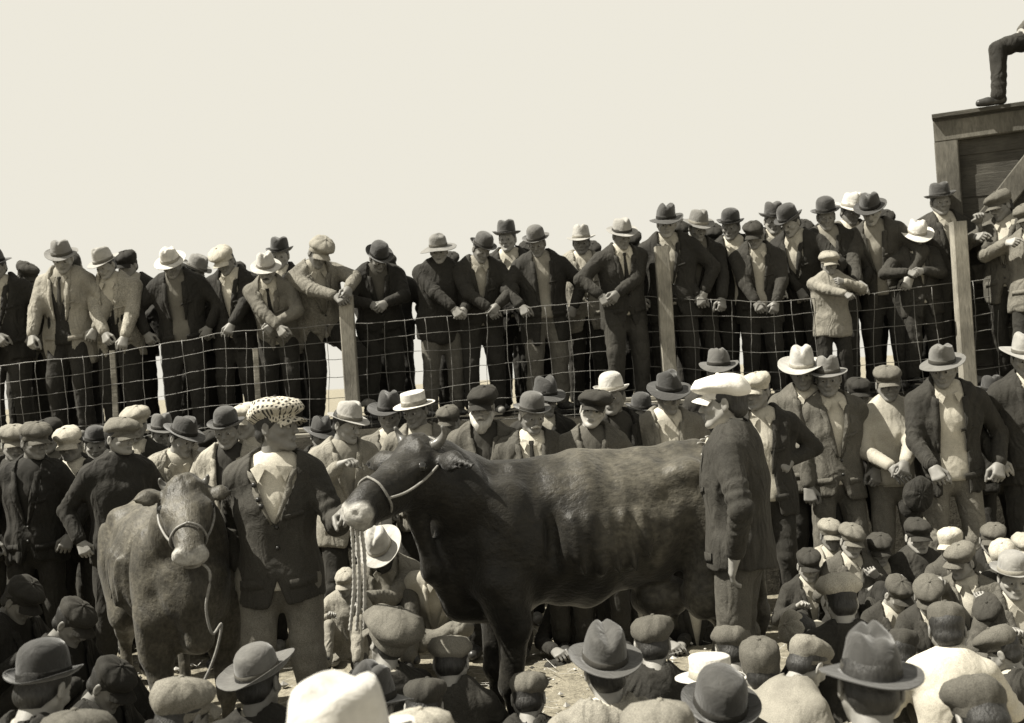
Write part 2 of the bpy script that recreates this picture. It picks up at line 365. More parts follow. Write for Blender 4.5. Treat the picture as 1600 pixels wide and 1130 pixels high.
def hat_geo(kind, seed):
    """parts in head space: list of (name, V, F, which) ; which = main/band/visor"""
    rg = np.random.default_rng(seed); parts = []; j = lambda a: rg.uniform(-a, a)
    z0 = .043; R0 = .083
    if kind in ('derby', 'fedora', 'boater', 'floppy', 'cowboy', 'slouch', 'homburg', 'wide'):
        H, bw_, side, frontd, flat = dict(derby=(.128, .040, .026, .004, 0), fedora=(.128, .052, .014, -.014, 0), boater=(.085, .06, 0, 0, 1), floppy=(.105, .082, -.018, -.022, 0),
                         cowboy=(.135, .078, .028, -.012, 0), slouch=(.125, .060, .006, -.024, 0), homburg=(.13, .042, .03, .004, 0), wide=(.122, .068, .034, .01, 0))[kind]
        H += j(.008); bw_ += j(.004)
        tilt = dict(derby=1, fedora=1, boater=0, floppy=1.5, cowboy=.7, slouch=2, homburg=1, wide=3)[kind]*rg.uniform(-.08, .08)
        rows = [(0, 1.0), (.25, .995), (.5, .97), (.68, .92), (.82, .80), (.91, .64), (.97, .42), (1.0, .18), (1.003, .03)]
        if flat: rows = [(0, 1.0), (.5, 1.0), (.93, .995), (.985, .97), (1, .9), (1, .5), (1, .1)]
        if kind in ('fedora', 'cowboy', 'homburg', 'slouch'): rows = [(0, 1.0), (.3, .985), (.55, .95), (.78, .89), (.90, .82), (.97, .70), (1.0, .5), (1.0, .25), (1.0, .05)]
        ph = rg.uniform(0, 6, 4)
        def cf(P):
            t = (P[:, 2]-z0)/H; x, y = P[:, 0].copy(), P[:, 1].copy()
            if kind in ('fedora', 'cowboy', 'slouch'):
                pin = np.clip(t, 0, 1)**2*np.exp(-((y+.085)/.07)**2)
                P[:, 0] *= 1-.42*pin
                P[:, 2] -= np.clip(t-.55, 0, 1)*1.9*(.030+j(0))*np.exp(-(x/.022)**2)
                P[:, 2] -= .018*np.clip(t, 0, 1)**2*np.clip((y+.02)/.1, -1, 1)*(1 if kind != 'cowboy' else -.4)
            if kind == 'homburg': P[:, 2] -= np.clip(t-.6, 0, 1)*1.8*.026*np.exp(-(x/.022)**2)
            if kind in ('floppy', 'slouch'):
                P[:, 0] += .006*np.sin(t*5+ph[0])*t; P[:, 1] += .010*np.sin(t*4+ph[1])*t; P[:, 2] -= .012*t*np.sin(np.arctan2(y, x)*2+ph[2])
            P[:, 0] += .002*np.sin(4*np.arctan2(y, x)+ph[3]+3*t)
            return P
        outer = [crown_ring(R0*b, z0+H*a, fn=cf) for a, b in rows]
        def brim(u, off):
            P = crown_ring(R0, 0); r_ = np.linalg.norm(P[:, :2], axis=1); d = P[:, :2]/r_[:, None]
            P[:, :2] += d*bw_*u*(1+.12*np.abs(np.cos(TH)))[:, None]
            sx = np.abs(np.sin(TH))**1.5; fr = np.cos(TH)
            P[:, 2] = z0+off+u*u*side*sx+u*frontd*np.clip(fr, 0, 1)+u*u*(side*.35 if kind != 'floppy' else -.012)*np.clip(-fr, 0, 1)
            P[:, 2] += u*u*(.010 if kind in ('floppy', 'slouch', 'cowboy') else .003)*np.sin(2*TH+ph[0])+u*tilt*P[:, 0]
            return P
        br_t = [brim(u, .0015) for u in (1.0, .97, .75, .5, .25, .02)]; br_b = [brim(u, -.0025) for u in (.03, .3, .6, .9, .985, 1.005)]
        inner = [crown_ring(R0*.95*b, z0+(H-.006)*a-.002, fn=cf) for a, b in rows[::-1]]
        V, Fs = ring_mesh([outer[-1]]+outer[-2::-1]+br_t[::-1][0:]+br_b[::-1]+inner[::-1]) if False else ring_mesh(outer[::-1]+br_t[::-1]+br_b[::-1]+inner[::-1])
        parts.append(('main', V, Fs))
        bh = .024 if kind not in ('boater',) else .03
        bnd = [crown_ring(R0*e, z0+z_, fn=cf) for e, z_ in ((1.012, .001), (1.03, .003), (1.03, bh), (1.0, bh+.002))]
        V, Fs = ring_mesh(bnd, False, False); parts.append(('band', V, Fs))
    elif kind in ('cap', 'flatcap', 'bigcap', 'panelcap'):
        wide = dict(cap=1.27, flatcap=1.17, bigcap=1.52, panelcap=1.12)[kind]+j(.04); H = dict(cap=.094, flatcap=.086, bigcap=.102, panelcap=.096)[kind]
        ph = rg.uniform(0, 6, 4); lean_ = j(.03)
        def cf(P):
            t = (P[:, 2]-z0+.02)/(H+.02); x, y = P[:, 0].copy(), P[:, 1].copy(); th = np.arctan2(x, -y)
            b = np.clip(t, 0, 1); seam = np.abs(np.sin(4*th+.3))
            P[:, :2] *= (1-.06*(1-seam)**3*np.sin(np.pi*np.clip(b*.9, 0, 1)))[:, None]
            P[:, 2] += .007*seam*b*np.clip(1.15-b, 0, 1)*3
            P[:, 2] -= .030*np.clip(y/.1, 0, 1)*np.clip(1-b*1.6, 0, 1)
            if kind != 'panelcap':
                P[:, 1] -= .018*b*(wide-1)/.3; P[:, 2] -= .020*b*np.clip(-y/.1, -1, 1); P[:, 0] += lean_*b
                P[:, 2] += .008*np.sin(2*th+ph[0])*np.sin(np.pi*b); P[:, :2] *= (1+.03*np.sin(3*th+ph[1])*b+.02*np.sin(7*th+ph[2])*np.sin(np.pi*b))[:, None]
            return P
        w = wide
        rows = [(-.022, 1.0), (0, 1.005), (.004, 1.03), (.012, (1+w)/2+.02), (.024, w*.98), (.036, w), (.050, w*.95), (H*.82, w*.78), (H*.93, w*.5), (H*.985, w*.27), (H, .04)] if kind != 'panelcap' else \
               [(-.022, 1.0), (0, 1.02), (.02, 1.08), (.050, w*.97), (.071, w*.85), (.086, w*.62), (.094, w*.36), (.096, .05)]
        outer = [crown_ring(R0*b, z0+a, fn=cf) for a, b in rows]
        inner = [crown_ring(R0*b*.96, z0+a-.004, fn=cf) for a, b in rows]
        V, Fs = ring_mesh(outer[::-1]+inner); parts.append(('main', V, Fs))
        m_ = 15; tv = np.linspace(-1.05, 1.05, m_); vr = []
        vl = .052 if kind != 'bigcap' else .06
        for u, dz in ((0, .002), (.5, .004), (.96, 0), (1.0, -.002), (.96, -.004), (.5, -.001), (0, -.003)):
            r_ = R0*1.0; e = vl*u*np.sqrt(np.clip(1-(tv/1.12)**2, 0, 1))
            x = np.sin(tv)*(r_+e*.45); y = -np.cos(tv)*r_*1.22-e; z = z0-.012+dz-.026*u*np.ones(m_)-.016*(tv**2)
            vr.append(np.stack([x, y, z], 1))
        V = np.concatenate(vr); Fs = [(i*m_+q, i*m_+q+1, (i+1)*m_+q+1, (i+1)*m_+q) for i in range(6) for q in range(m_-1)]
        parts.append(('visor', V, Fs))
        tp = outer[-1].mean(0); V, Fs = ball(tp+(0, 0, .002), (.011, .011, .006)); parts.append(('button', V, Fs))
    return parts
def ball(c, r, n=8, m=6):
    V = []; c = np.array(c); r = np.array(r)*np.ones(3)
    rings = []
    for i in range(m+1):
        a = np.pi*(.03+.94*i/m); th = np.arange(n)*2*np.pi/n
        rings.append(c+np.stack([np.sin(a)*np.cos(th)*r[0], np.sin(a)*np.sin(th)*r[1], np.full(n, np.cos(a)*r[2])], 1))
    return ring_mesh(rings)

# ------------------------------------------------------------------ people
def rotx(a): c, s_ = math.cos(a), math.sin(a); return np.array(((1, 0, 0), (0, c, -s_), (0, s_, c)))
def roty(a): c, s_ = math.cos(a), math.sin(a); return np.array(((c, 0, s_), (0, 1, 0), (-s_, 0, c)))
def rotz(a): c, s_ = math.cos(a), math.sin(a); return np.array(((c, -s_, 0), (s_, c, 0), (0, 0, 1)))
def ik(a, b, l1, l2, pole):
    a = np.array(a, float); b = np.array(b, float); d = b-a; D = np.linalg.norm(d)
    if D > (l1+l2)*.995: b = a+d/D*(l1+l2)*.995; d = b-a; D = np.linalg.norm(d)
    if D < abs(l1-l2)+.03: D = abs(l1-l2)+.03
    x = (l1*l1-l2*l2+D*D)/(2*D); hh = math.sqrt(max(l1*l1-x*x, 0)); u = d/max(np.linalg.norm(d), 1e-6); p = np.array(pole, float); p -= u*(p@u); p /= np.linalg.norm(p)+1e-9
    return a+u*x+p*hh, b
def eye_template():
    n = 12; V = []; rows = (0.04, .32, .62, 1.0, 1.5, 2.1)
    for a in rows: V.append(np.array([(math.sin(a)*.0130*math.cos(t), -math.cos(a)*.0130, math.sin(a)*.0112*math.sin(t)) for t in np.arange(n)*2*np.pi/n]))
    V_, F_ = ring_mesh(V); o = mesh_obj('eye', V_, F_, [simple('eye_white', .34, .25, bumps=None), simple('iris', .02, .1, bumps=None)], mi=[1 if i < 2*n or i == 5*n else 0 for i in range(len(F_))]); fix_normals(o); return o
EYET = eye_template(); COL.objects.unlink(EYET)
NP = [0]
def person(label, base, yaw=0., k=1., lean=0., slean=0., twist=0., hp=10, hyaw=0, hroll=0, legs='stand', hands=(None, None), hpose=('grip', 'grip'), seat=.42,
           hat='derby', hatv=.1, band=None, coat=.05, coatk='wool', shirt=.6, trou=.06, trouk='wool', head='man', hairm=None, beard=None, skin=None,
           open_=.0, vb=.12, collar=True, tie=None, lap=True, vest=None, hem=-.15, res=.017, bare=False, hatm=None, pullover=False, tilt=0, knick=False, group=None, hatsc=1.0,
           shoe=None, elbow=None, lapm=None, lapw=1., wings=None, vsl=.30, bulk=1., eyes=True, fold=1., handv=True, cat=None, sleeve=.80, feet=None, wide=1.0, gloves=False):
    """a dressed figure; local frame: feet at 0, front is -Y, figure's image-left side is -X when it faces the camera"""
    band = hatv*.5 if band is None else band
    NP[0] += 1; sd_ = NP[0]*13+5; rg = np.random.default_rng(sd_)
    root = empty('person', base, yaw); tag(root, label, cat or 'person', group)
    boy = head == 'boy'
    # ---- rig
    pz = dict(stand=.95, step=.93, bench=seat+.12, ground=.13, squat=.34, cross=.12, lie=.2, kneel=.50)[legs]*k
    P0 = np.array((0, 0, pz)); RT = rotz(twist) @ roty(slean) @ rotx(lean)
    T = lambda x, y, z: P0+RT @ (np.array((x, y, z))*k)
    hipL = [P0+rotz(twist*.3) @ np.array((s_*.092*k, 0, -.02*k)) for s_ in (-1, 1)]
    if feet is None:
        feet = dict(stand=[(-.13, .02+rg.uniform(-.05, .05), .09), (.13, rg.uniform(-.05, .05), .09)], step=[(-.12, .05, .09), (.16, -.25, .40)],
                    bench=[(-.14, -.46, .09), (.14, -.42, .09)], ground=[(-.15, -.60, .08), (.16, -.52, .08)], squat=[(-.16, -.12, .09), (.17, -.05, .09)],
                    cross=[(.16, -.32, .08), (-.16, -.36, .08)], lie=[(-.1, -.8, .08), (.1, -.75, .08)], kneel=[(-.12, .30, .06), (.12, .32, .06)])[legs]
    pole = dict(stand=(0, -1, 0), step=(.2, -1, .3), bench=(0, -.5, 1), ground=(0, -.3, 1), squat=(0, -1, .6), cross=(0, -.1, .5), lie=(0, 0, 1), kneel=(0, -1, -.3))[legs]
    kn = []; an = []
    for i, s_ in enumerate((-1, 1)):
        pl = np.array(pole, float)+np.array((s_*(.15 if legs != 'cross' else 1.6), 0, 0)); q, e = ik(hipL[i], np.array(feet[i])*k, .43*k, .42*k, pl); kn.append(q); an.append(e)
    HR = rotz(twist*.5+hyaw) @ roty(hroll) @ rotx(R(hp))
    nk = T(0, .0, .565); hc = nk+HR @ (np.array((0, -.028, .115))*k*(1.04 if boy else 1))
    hs = k*(1.12 if boy and k < .85 else 1.0)
    sh = [T(s_*.182*wide, 0, .455) for s_ in (-1, 1)]; el = []; wr = []
    Mi = np.array(Matrix.Rotation(-yaw, 3, 'Z'))
    for i, s_ in enumerate((-1, 1)):
        t_ = hands[i]
        if t_ is None: tgt = sh[i]+np.array((s_*.10, -.06-.05*rg.random(), -.50))*k if legs == 'stand' else (kn[i]+np.array((0, .02, .07))*k)
        elif isinstance(t_, Vector): tgt = Mi @ (np.array(t_)-np.array(base))
        else: tgt = np.array(t_)*k
        ep = np.array(elbow[i]) if elbow and elbow[i] is not None else np.array((s_*.7, .5, -.7))
        d_ = tgt-sh[i]; dn = np.linalg.norm(d_); hand_len = .07*k
        wt = tgt-d_/max(dn, 1e-6)*hand_len
        e, w_ = ik(sh[i], wt, .285*k, .25*k, ep); el.append(e); wr.append(w_)
    allp = np.array([hc]+sh+el+wr+kn+an+hipL+[P0]); lo = allp.min(0)-.30*k; hi = allp.max(0)+.30*k; lo[2] = max(lo[2], -.05)
    fx = RT @ np.array((0, 1., 0))
    LF = ((-.30, .185, .140), (-.16, .19, .143), (0, .185, .136), (.14, .166, .124), (.31, .188, .138), (.42, .168, .108))
    # ---- jacket
    def torso(f, off, hemz, kk=.03):
        Ls = [l for l in LF if l[0] >= hemz-.16]
        for (z1, a1, b1), (z2, a2, b2) in zip(Ls, Ls[1:]):
            a1_, a2_ = (a1*wide+off)*k, (a2*wide+off)*k
            f.cone(T(0, 0, z1), T(0, 0, z2), a1_, a2_, .01, fx, .5*((a1*wide+off)/(b1+off)+(a2*wide+off)/(b2+off)))
        f.cone(T(-.15*wide, .0, .445), T(.15*wide, .0, .445), (.058+off)*k, (.058+off)*k, .06*k)
        for s_ in (-1, 1): f.cone(T(s_*.10, .01, .475), T(s_*.035, .015, .535), (.042+off)*k, (.038+off)*k, .03)
    def local(f):
        X, Y, Z = f.grid(); X = X-P0[0]; Y = Y-P0[1]; Z = Z-P0[2]; M = RT
        return ((X*M[0, i]+Y*M[1, i]+Z*M[2, i])/k for i in range(3))
    def fit(arr, pad): return np.maximum(arr.min(0)-pad, lo), np.minimum(arr.max(0)+pad, hi)
    base_f = None
    ml, mh_ = fit(np.array([T(x, y, z) for x in (-.2, .2) for y in (-.16, .16) for z in (hem, .56)]+el+wr+sh), .10*k)
    f = Fld(ml, mh_, res*k); torso(f, .022, hem)
    lx, ly, lz = local(f)
    f.a = np.maximum(f.a, (hem-lz+.015*np.sin(lx*9+sd_))*k*.9).astype(np.float32)
    f.folds(.0085*k*fold, (24, 24, 10), sd_)
    pre = f.a.copy()
    if not pullover:
        w = np.where(lz > vb, (lz-vb)*vsl+.012, open_ if open_ else -.02) if not open_ else np.where(lz > vb, (lz-vb)*.16+open_, open_+np.clip(vb-lz, 0, 1)*.12)
        cut = np.maximum(np.abs(lx-.006)-np.minimum(w, .085 if vsl < .35 else .105), ly-.0)
        cut = np.maximum(cut, .02-(lz-hem)) if not open_ else cut
        if not open_:   # closed skirt curves away below the last button
            cut = np.maximum(cut, vb-.0-lz)
            low = np.maximum(np.abs(lx)-np.clip((-.02-lz)*.35, -.02, .05), ly); cut = np.minimum(cut, low)
        f.a = np.maximum(f.a, -(cut*k)).astype(np.float32)
    nkc = local(f); lx, ly, lz = nkc
    f.a = np.maximum(f.a, -(np.sqrt(lx**2+(ly-.012)**2)*k-.062*k)*1.0-np.clip(.50-lz, 0, 1)*2).astype(np.float32) if not pullover else f.a
    for i, s_ in enumerate((-1, 1)):
        ph = rg.uniform(0, 6, 3); fw = wr[i]-el[i]; cuff = el[i]+fw*sleeve*(1.12 if sleeve > .7 else 1)
        f.cone(sh[i], el[i], .070*k*(.5+.5*bulk), .056*k*bulk, .03*k, wr=(.0055*k, .055, ph[0], .95, .45))
        f.cone(el[i], cuff, .056*k*bulk, .047*k*(.5+.5*bulk), .012*k, wr=(.0055*k, .045, ph[1], .1, .5))
    V, Q = f.mesh(); CL = cloth(coat, coatk)
    mesh_obj('jacket' if not pullover else 'jumper', V, Q, CL, root)
    pf = Fld.__new__(Fld); pf.lo, pf.h, pf.n, pf.ax, pf.a = f.lo, f.h, f.n, f.ax, pre
    pre_only = pf
    def front(xs, zs, off, fl=pf):   # points on the front of the garment
        o_ = []
        ys = np.linspace(-.26, .0, 40)
        for x, z in zip(xs, zs):
            Pp = np.array([T(x, y, z) for y in ys]); v = fl.sample(Pp); ii = np.nonzero(v < 0)[0]; y = ys[ii[0]] if len(ii) else -.1
            o_.append(T(x, y-off, z))
        return np.array(o_)
    # ---- shirt, vest
    ml, mh_ = fit(np.array([T(x, y, z) for x in (-.2, .2) for y in (-.16, .16) for z in (-.02, .58)]), .06*k)
    f2 = Fld(ml, mh_, res*1.15*k); torso(f2, .000, -.02); f2.cone(T(0, .014, .45), T(0, .012, .505), .056*k, .052*k, .02)
    f2.folds(.0025*k, (30, 30, 12), sd_+1); V, Q = f2.mesh(); mesh_obj('shirt', V, Q, cloth(shirt, 'cotton'), root)
    if vest is not None:
        f3 = Fld(ml-.02, mh_+.02, res*k); torso(f3, .013, -.08); lx, ly, lz = local(f3)
        cut = np.maximum(np.abs(lx)-np.clip((lz-.2)*.33, -.02, .07), ly); cut = np.minimum(cut, .44-lz+0*lx+10*(lz < .44)); f3.a = np.maximum(f3.a, -cut*k); f3.a = np.maximum(f3.a, (lz-.43)*k).astype(np.float32)
        f3.folds(.003*k, (26, 26, 11), sd_+2); V, Q = f3.mesh(); mesh_obj('waistcoat', V, Q, cloth(vest), root)
        bp = front([0]*4, [.0, .06, .12, .18], .004, f3)
        for p in bp: V, Fs = ball(p, .009*k, 6, 4); mesh_obj('button', V, Fs, BUTTON, root)
    # ---- lapels
    if lap and not pullover:
        for s_ in (-1, 1):
            us = np.linspace(0, 1, 9); zt = .475; x0 = (.070 if not open_ else .075) if vsl < .35 else .092; x1 = .008 if not open_ else open_
            zs = zt+(vb-zt)*us; xs = x0+(x1-x0)*us; wd = .060*np.sin(np.pi*np.clip(us*.80+.16, 0, 1))**.8*(1-us*.55); wd *= lapw; wd[-1] = .008
            wd[2] *= .72
            A = front(s_*(xs-.004), zs, .010); B = front(s_*(xs+wd), zs-.0*us+.015*(us < .3), .007)
            nrm = -fx*.006*k; rings = [A, B, B-nrm, A-nrm]
            V = np.concatenate(rings); m_ = 9; Fs = []
            for i in range(4):
                for q in range(m_-1): Fs.append((i*m_+q, i*m_+q+1, ((i+1) % 4)*m_+q+1, ((i+1) % 4)*m_+q))
            Fs += [(0, m_, 2*m_, 3*m_), (m_-1, 2*m_-1, 3*m_-1, 4*m_-1)]
            o = mesh_obj('lapel', V, Fs, lapm or CL, root); fix_normals(o)
            if lapm is not None and s_ < 0:
                for u_ in (2, 4, 5):
                    V, Fs = ball((A[u_]+B[u_])/2-fx*.010*k, .013*k, 8, 5); mesh_obj('button', V, Fs, BUTTON, root)
        for cx, cz, w_, h_, dz in ((-.118, -.035, .060, .045, .006), (.118, -.035, .060, .045, .006), (.092, .275, .045, .022, .010)):
            if cz < hem+.06: continue
            gx_ = np.array((-1, -.33, .33, 1))*w_+cx; A = front(gx_, np.array([cz+h_/2+dz*q for q in (-1, -.3, .3, 1)])*1.0, .002); B_ = front(gx_, np.array([cz-h_/2+dz*q for q in (-1, -.3, .3, 1)]), .009)
            A2 = front(gx_, np.array([cz+h_/2+dz*q for q in (-1, -.3, .3, 1)]), .008); rg2 = [A, A2, B_, B_+fx*.012*k]; V = np.concatenate(rg2)
            Fs = [(i*4+q, i*4+q+1, (i+1)*4+q+1, (i+1)*4+q) for i in range(3) for q in range(3)]
            o = mesh_obj('pocket_flap', V, Fs, CL, root)
        th = np.linspace(-2.25, 2.25, 15); rr = []
        for rx, zz in ((.074, .500), (.072, .555), (.080, .553), (.098, .49)):
            rr.append(np.array([T(math.sin(t)*rx, math.cos(t)*rx+.018, zz-.030*max(0, abs(t)-1.2)) for t in th]))
        rr.append(rr[0]); V = np.concatenate(rr[:4]); m_ = 15
        Fs = [(i*m_+q, i*m_+q+1, ((i+1) % 4)*m_+q+1, ((i+1) % 4)*m_+q) for i in range(4) for q in range(m_-1)]
        o = mesh_obj('coat_collar', V, Fs, CL, root); fix_normals(o)
    if collar:
        th = np.linspace(-2.85, 2.85, 21); rr = []
        for rx, zz in ((.062, .515), (.0645, .562), (.069, .562), (.074, .520)):
            rr.append(np.array([T(math.sin(t)*rx, math.cos(t)*rx*1.0+.008-(0.012 if abs(t) > 2.4 else 0), zz-.018*(abs(t)/2.85)**3-(.014 if abs(t) > 2.5 and zz < .53 else 0)) for t in th]))
        V = np.concatenate(rr); m_ = 21; Fs = [(i*m_+q, i*m_+q+1, ((i+1) % 4)*m_+q+1, ((i+1) % 4)*m_+q) for i in range(4) for q in range(m_-1)]
        o = mesh_obj('shirt_collar', V, Fs, cloth(max(shirt, .5) if not bare else shirt, 'cotton'), root); fix_normals(o)
    if wings or (wings is None and not pullover and shirt >= .38):
        for s_ in (-1, 1):
            sc_ = 1.25 if wings else 1.; px_ = np.array((.022, .056, .078*sc_, .050*sc_)); pz2 = np.array((.505, .520, .495, .505-.060*sc_))
            A = front(s_*px_, pz2, .007, pre_only); B_ = A+fx*.008*k; V = np.concatenate([A, B_]); Fs = [(0, 1, 2, 3), (7, 6, 5, 4), (0, 4, 5, 1), (1, 5, 6, 2), (2, 6, 7, 3), (3, 7, 4, 0)]
            o = mesh_obj('collar_wing', V, Fs, cloth(shirt, 'cotton'), root, smooth=False); fix_normals(o)
    if tie is not None:
        zs = np.array((.505, .49, .47, .40, .30, .20, .13)); wd = np.array((.016, .018, .010, .016, .022, .027, .004))
        Lp = front(-wd, zs, .010, f2); Rp = front(wd, zs, .010, f2); Cp = front(0*wd, zs, .018, f2)
        V = np.concatenate([Lp, Cp, Rp]); m_ = 7; Fs = [(i*m_+q, i*m_+q+1, (i+1)*m_+q+1, (i+1)*m_+q) for i in range(2) for q in range(m_-1)]
        mesh_obj('tie', V, Fs, cloth(tie, 'cotton'), root)
    if not pullover and not open_ and coatk != 'bare':
        for p in front([.012]*2, [vb-.015, vb-.11], .006): V, Fs = ball(p, .011*k, 7, 4); mesh_obj('button', V, Fs, BUTTON, root)
    # ---- trousers
    ml, mh_ = fit(np.array(kn+an+hipL+[P0+(0, 0, .1*k)]), .17*k)
    f = Fld(ml, mh_, res*1.12*k)
    f.cone(P0+(0, 0, -.02*k), T(0, 0, .08), .168*k, .160*k, .02, fx, 1.35); f.cone(hipL[0], hipL[1], .105*k, .105*k, .03)
    for i in range(2):
        ph = rg.uniform(0, 6, 2); w_ = kn[i]-hipL[i]
        f.cone(hipL[i], kn[i], .100*k*bulk, .074*k*bulk, .02*k, wr=(.0035*k, .10, ph[0], .95, .3))
        e = an[i] if not knick else kn[i]+(an[i]-kn[i])*.16
        f.cone(kn[i], e, .074*k*bulk, (.062 if not knick else .075)*k*bulk, .012*k, wr=(.0045*k, .08, ph[1], .8, .35))
    f.folds(.006*k, (24, 24, 9), sd_+7)
    if not knick: X, Y, Z = f.grid(); f.a = np.maximum(f.a, (.055*k-Z)+0*X+0*Y).astype(np.float32) if legs in ('stand', 'step') and max(an[0][2], an[1][2]) < .2 else f.a
    V, Q = f.mesh(); mesh_obj('trousers', V, Q, cloth(trou, trouk), root)
    if knick:
        f = Fld(ml, mh_, .014)
        for i in range(2): f.cone(kn[i]+(an[i]-kn[i])*.1, an[i], .055*k, .036*k, .01)
        V, Q = f.mesh(); mesh_obj('stockings', V, Q, cloth(.05, 'knit'), root)
    # ---- shoes
    for i in range(2):
        d = an[i]-kn[i]; a_ = rg.uniform(-.25, .25)+(.15 if i else -.15)
        MM = rotz(a_)
        if i == 0: shm = shoe or (SHOEM if rg.random() < .7 else SHOED)
        if legs == 'lie': MM = rotz(a_) @ rotx(-1.2)
        if legs == 'kneel': MM = rotz(a_) @ rotx(2.6)
        V, Q = SHOE; V = V*k*np.array((1, 1.02, 1)) @ MM.T+an[i]-np.array((0, 0, .085*k)); mesh_obj('shoe', V, Q, shm, root)
    # ---- body: torso core, limbs, head and hands in one mesh
    f = Fld(lo, hi, .034*k)
    for (z1, a1, b1), (z2, a2, b2) in zip(LF[2:], LF[3:]): f.cone(T(0, 0, z1), T(0, 0, z2), (a1-.035)*k, (a2-.035)*k, .02, fx, 1.35)
    f.cone(P0, T(0, 0, .05), .13*k, .12*k, .02, fx, 1.3)
    for i in range(2):
        f.cone(T((-.15, .15)[i], 0, .44), el[i], .045*k, .038*k, .02); f.cone(el[i], wr[i], .038*k, .032*k, .02)
        f.cone(hipL[i], kn[i], .07*k, .05*k, .02); f.cone(kn[i], an[i], .048*k, .036*k, .02)
    f.cone(T(0, .015, .44), nk+HR @ np.array((0, 0, .02)), .055*k, .05*k, .02)
    VV, QQ = f.mesh(); MI = np.zeros(len(QQ), int); Vs = [VV]; Qs = [QQ]; Ms = [MI]; n0 = len(VV)
    fs = np.array((1+rg.uniform(-.04, .04), 1+rg.uniform(-.04, .04), 1+rg.uniform(-.04, .04)))*hs
    V, Q, mi = HEADS[head]; V = (V*fs) @ HR.T+hc; Vs.append(V); Qs.append(Q+n0); Ms.append(mi); n0 += len(V)
    if handv:
        for i, s_ in enumerate((-1, 1)):
            V, Q = HANDS[hpose[i]]; V = V.copy()
            fw = wr[i]-el[i]; fw /= np.linalg.norm(fw)
            if hands[i] is not None and legs in ('stand', 'step'): fw = fw+np.array((0, -.15, -.35)); fw /= np.linalg.norm(fw)
            th_dir = np.array((-s_*1., -.35, .35)); th_dir -= fw*(th_dir @ fw); th_dir /= np.linalg.norm(th_dir)
            pz_ = np.cross(fw, th_dir)          # back-of-hand direction
            if pz_[2]*1.0-pz_[1]*.6+s_*pz_[0]*.5 < 0: pz_ = -pz_
            B = np.stack([fw, th_dir, pz_], 0); V = (V*k*(1.04 if not boy else .92)) @ B+wr[i]
            Vs.append(V); Qs.append(Q+n0); Ms.append(np.zeros(len(Q), int)+(3 if gloves else 0)); n0 += len(V)
    sk = skin or (SKIN if rg.random() < .6 else SKIND)
    mesh_obj('body', np.concatenate(Vs), np.concatenate(Qs), [sk, EYEM, LIP]+([cloth(.05)] if gloves else []), root, mi=np.concatenate(Ms))
    if eyes and head != 'x' and math.cos(yaw+hyaw) > -.2:
        for s_ in (-1, 1):
            eo = bpy.data.objects.new('eye', EYET.data); COL.objects.link(eo); eo.parent = root
            pe = HR @ (np.array((s_*.031, -.0812, .001))*fs)+hc; M4 = Matrix(HR.tolist()).to_4x4(); M4.translation = Vector(pe); eo.matrix_local = M4 @ Matrix.Scale(hs, 4)
    hm = hairm or (HAIR if head != 'old' else HAIRG)
    V, Q = HAIRT; mesh_obj('hair', (V*fs) @ HR.T+hc, Q, hm, root)
    if beard:
        V, Q = BEARD if beard == 'full' else MOUST; mesh_obj('beard' if beard == 'full' else 'moustache', (V*fs) @ HR.T+hc, Q, hm, root)
    # ---- hat
    if hat:
        TR = rotx(R(tilt)-.06) @ roty(rg.uniform(-.05, .05)); hm_ = hatm or (felt(hatv) if hat in ('derby', 'fedora', 'floppy', 'cowboy', 'slouch', 'homburg', 'wide') else (simple('straw', .62, .8, 40, .2, ((160, .8, .003),)) if hat == 'boater' else cloth(hatv, 'cap')))
        hob = None
        for nm, V, Fs in hat_geo(hat, sd_):
            VW = V.copy(); V = ((V*hatsc*hs) @ TR.T) @ HR.T+hc
            if nm == 'main': hob = o = mesh_obj('cap' if 'cap' in hat else 'hat', V, Fs, hm_, root); fix_normals(hob)
            else:
                o = mesh_obj({'band': 'hat_band', 'visor': 'visor', 'button': 'button'}[nm], V, Fs, cloth(band, 'cotton') if nm == 'band' else hm_, hob); fix_normals(o)
            if hat == 'bigcap' and nm in ('main', 'visor'):     # weave coordinates laid out flat from the crown, as cut cloth is
                r_ = np.linalg.norm(VW[:, :2], axis=1); zt_ = VW[:, 2].max(); rho = r_+(np.maximum(zt_-.045-VW[:, 2], 0)*1.3 if nm == 'main' else .03)
                UV = np.stack([VW[:, 0]/r_*rho, VW[:, 1]/r_*rho, 0*r_], 1).astype(np.float32)
                o.data.attributes.new('weave', 'FLOAT_VECTOR', 'POINT').data.foreach_set('vector', UV.ravel())
    root['_hc'] = tuple(hc); root['_wr'] = tuple(wr[0])+tuple(wr[1])
    return root
def rig_head(k, kw):   # head centre of a figure before it is built (same arithmetic as above)
    legs = kw.get('legs', 'stand'); pz = dict(stand=.95, step=.93, bench=kw.get('seat', .42)+.12, ground=.13, squat=.34, cross=.12, lie=.2, kneel=.50)[legs]*k
    RT = rotz(kw.get('twist', 0)) @ roty(kw.get('slean', 0)) @ rotx(kw.get('lean', 0)); boy = kw.get('head') == 'boy'
    HR = rotz(kw.get('twist', 0)*.5+kw.get('hyaw', 0)) @ roty(kw.get('hroll', 0)) @ rotx(R(kw.get('hp', 10)))
    return np.array((0, 0, pz))+RT @ (np.array((0, 0, .565))*k)+HR @ (np.array((0, -.028, .115))*k*(1.04 if boy else 1))
HT = dict(derby=.165, fedora=.155, boater=.13, floppy=.145, cowboy=.165, slouch=.15, homburg=.16, wide=.16, cap=.138, flatcap=.130, bigcap=.146, panelcap=.142)
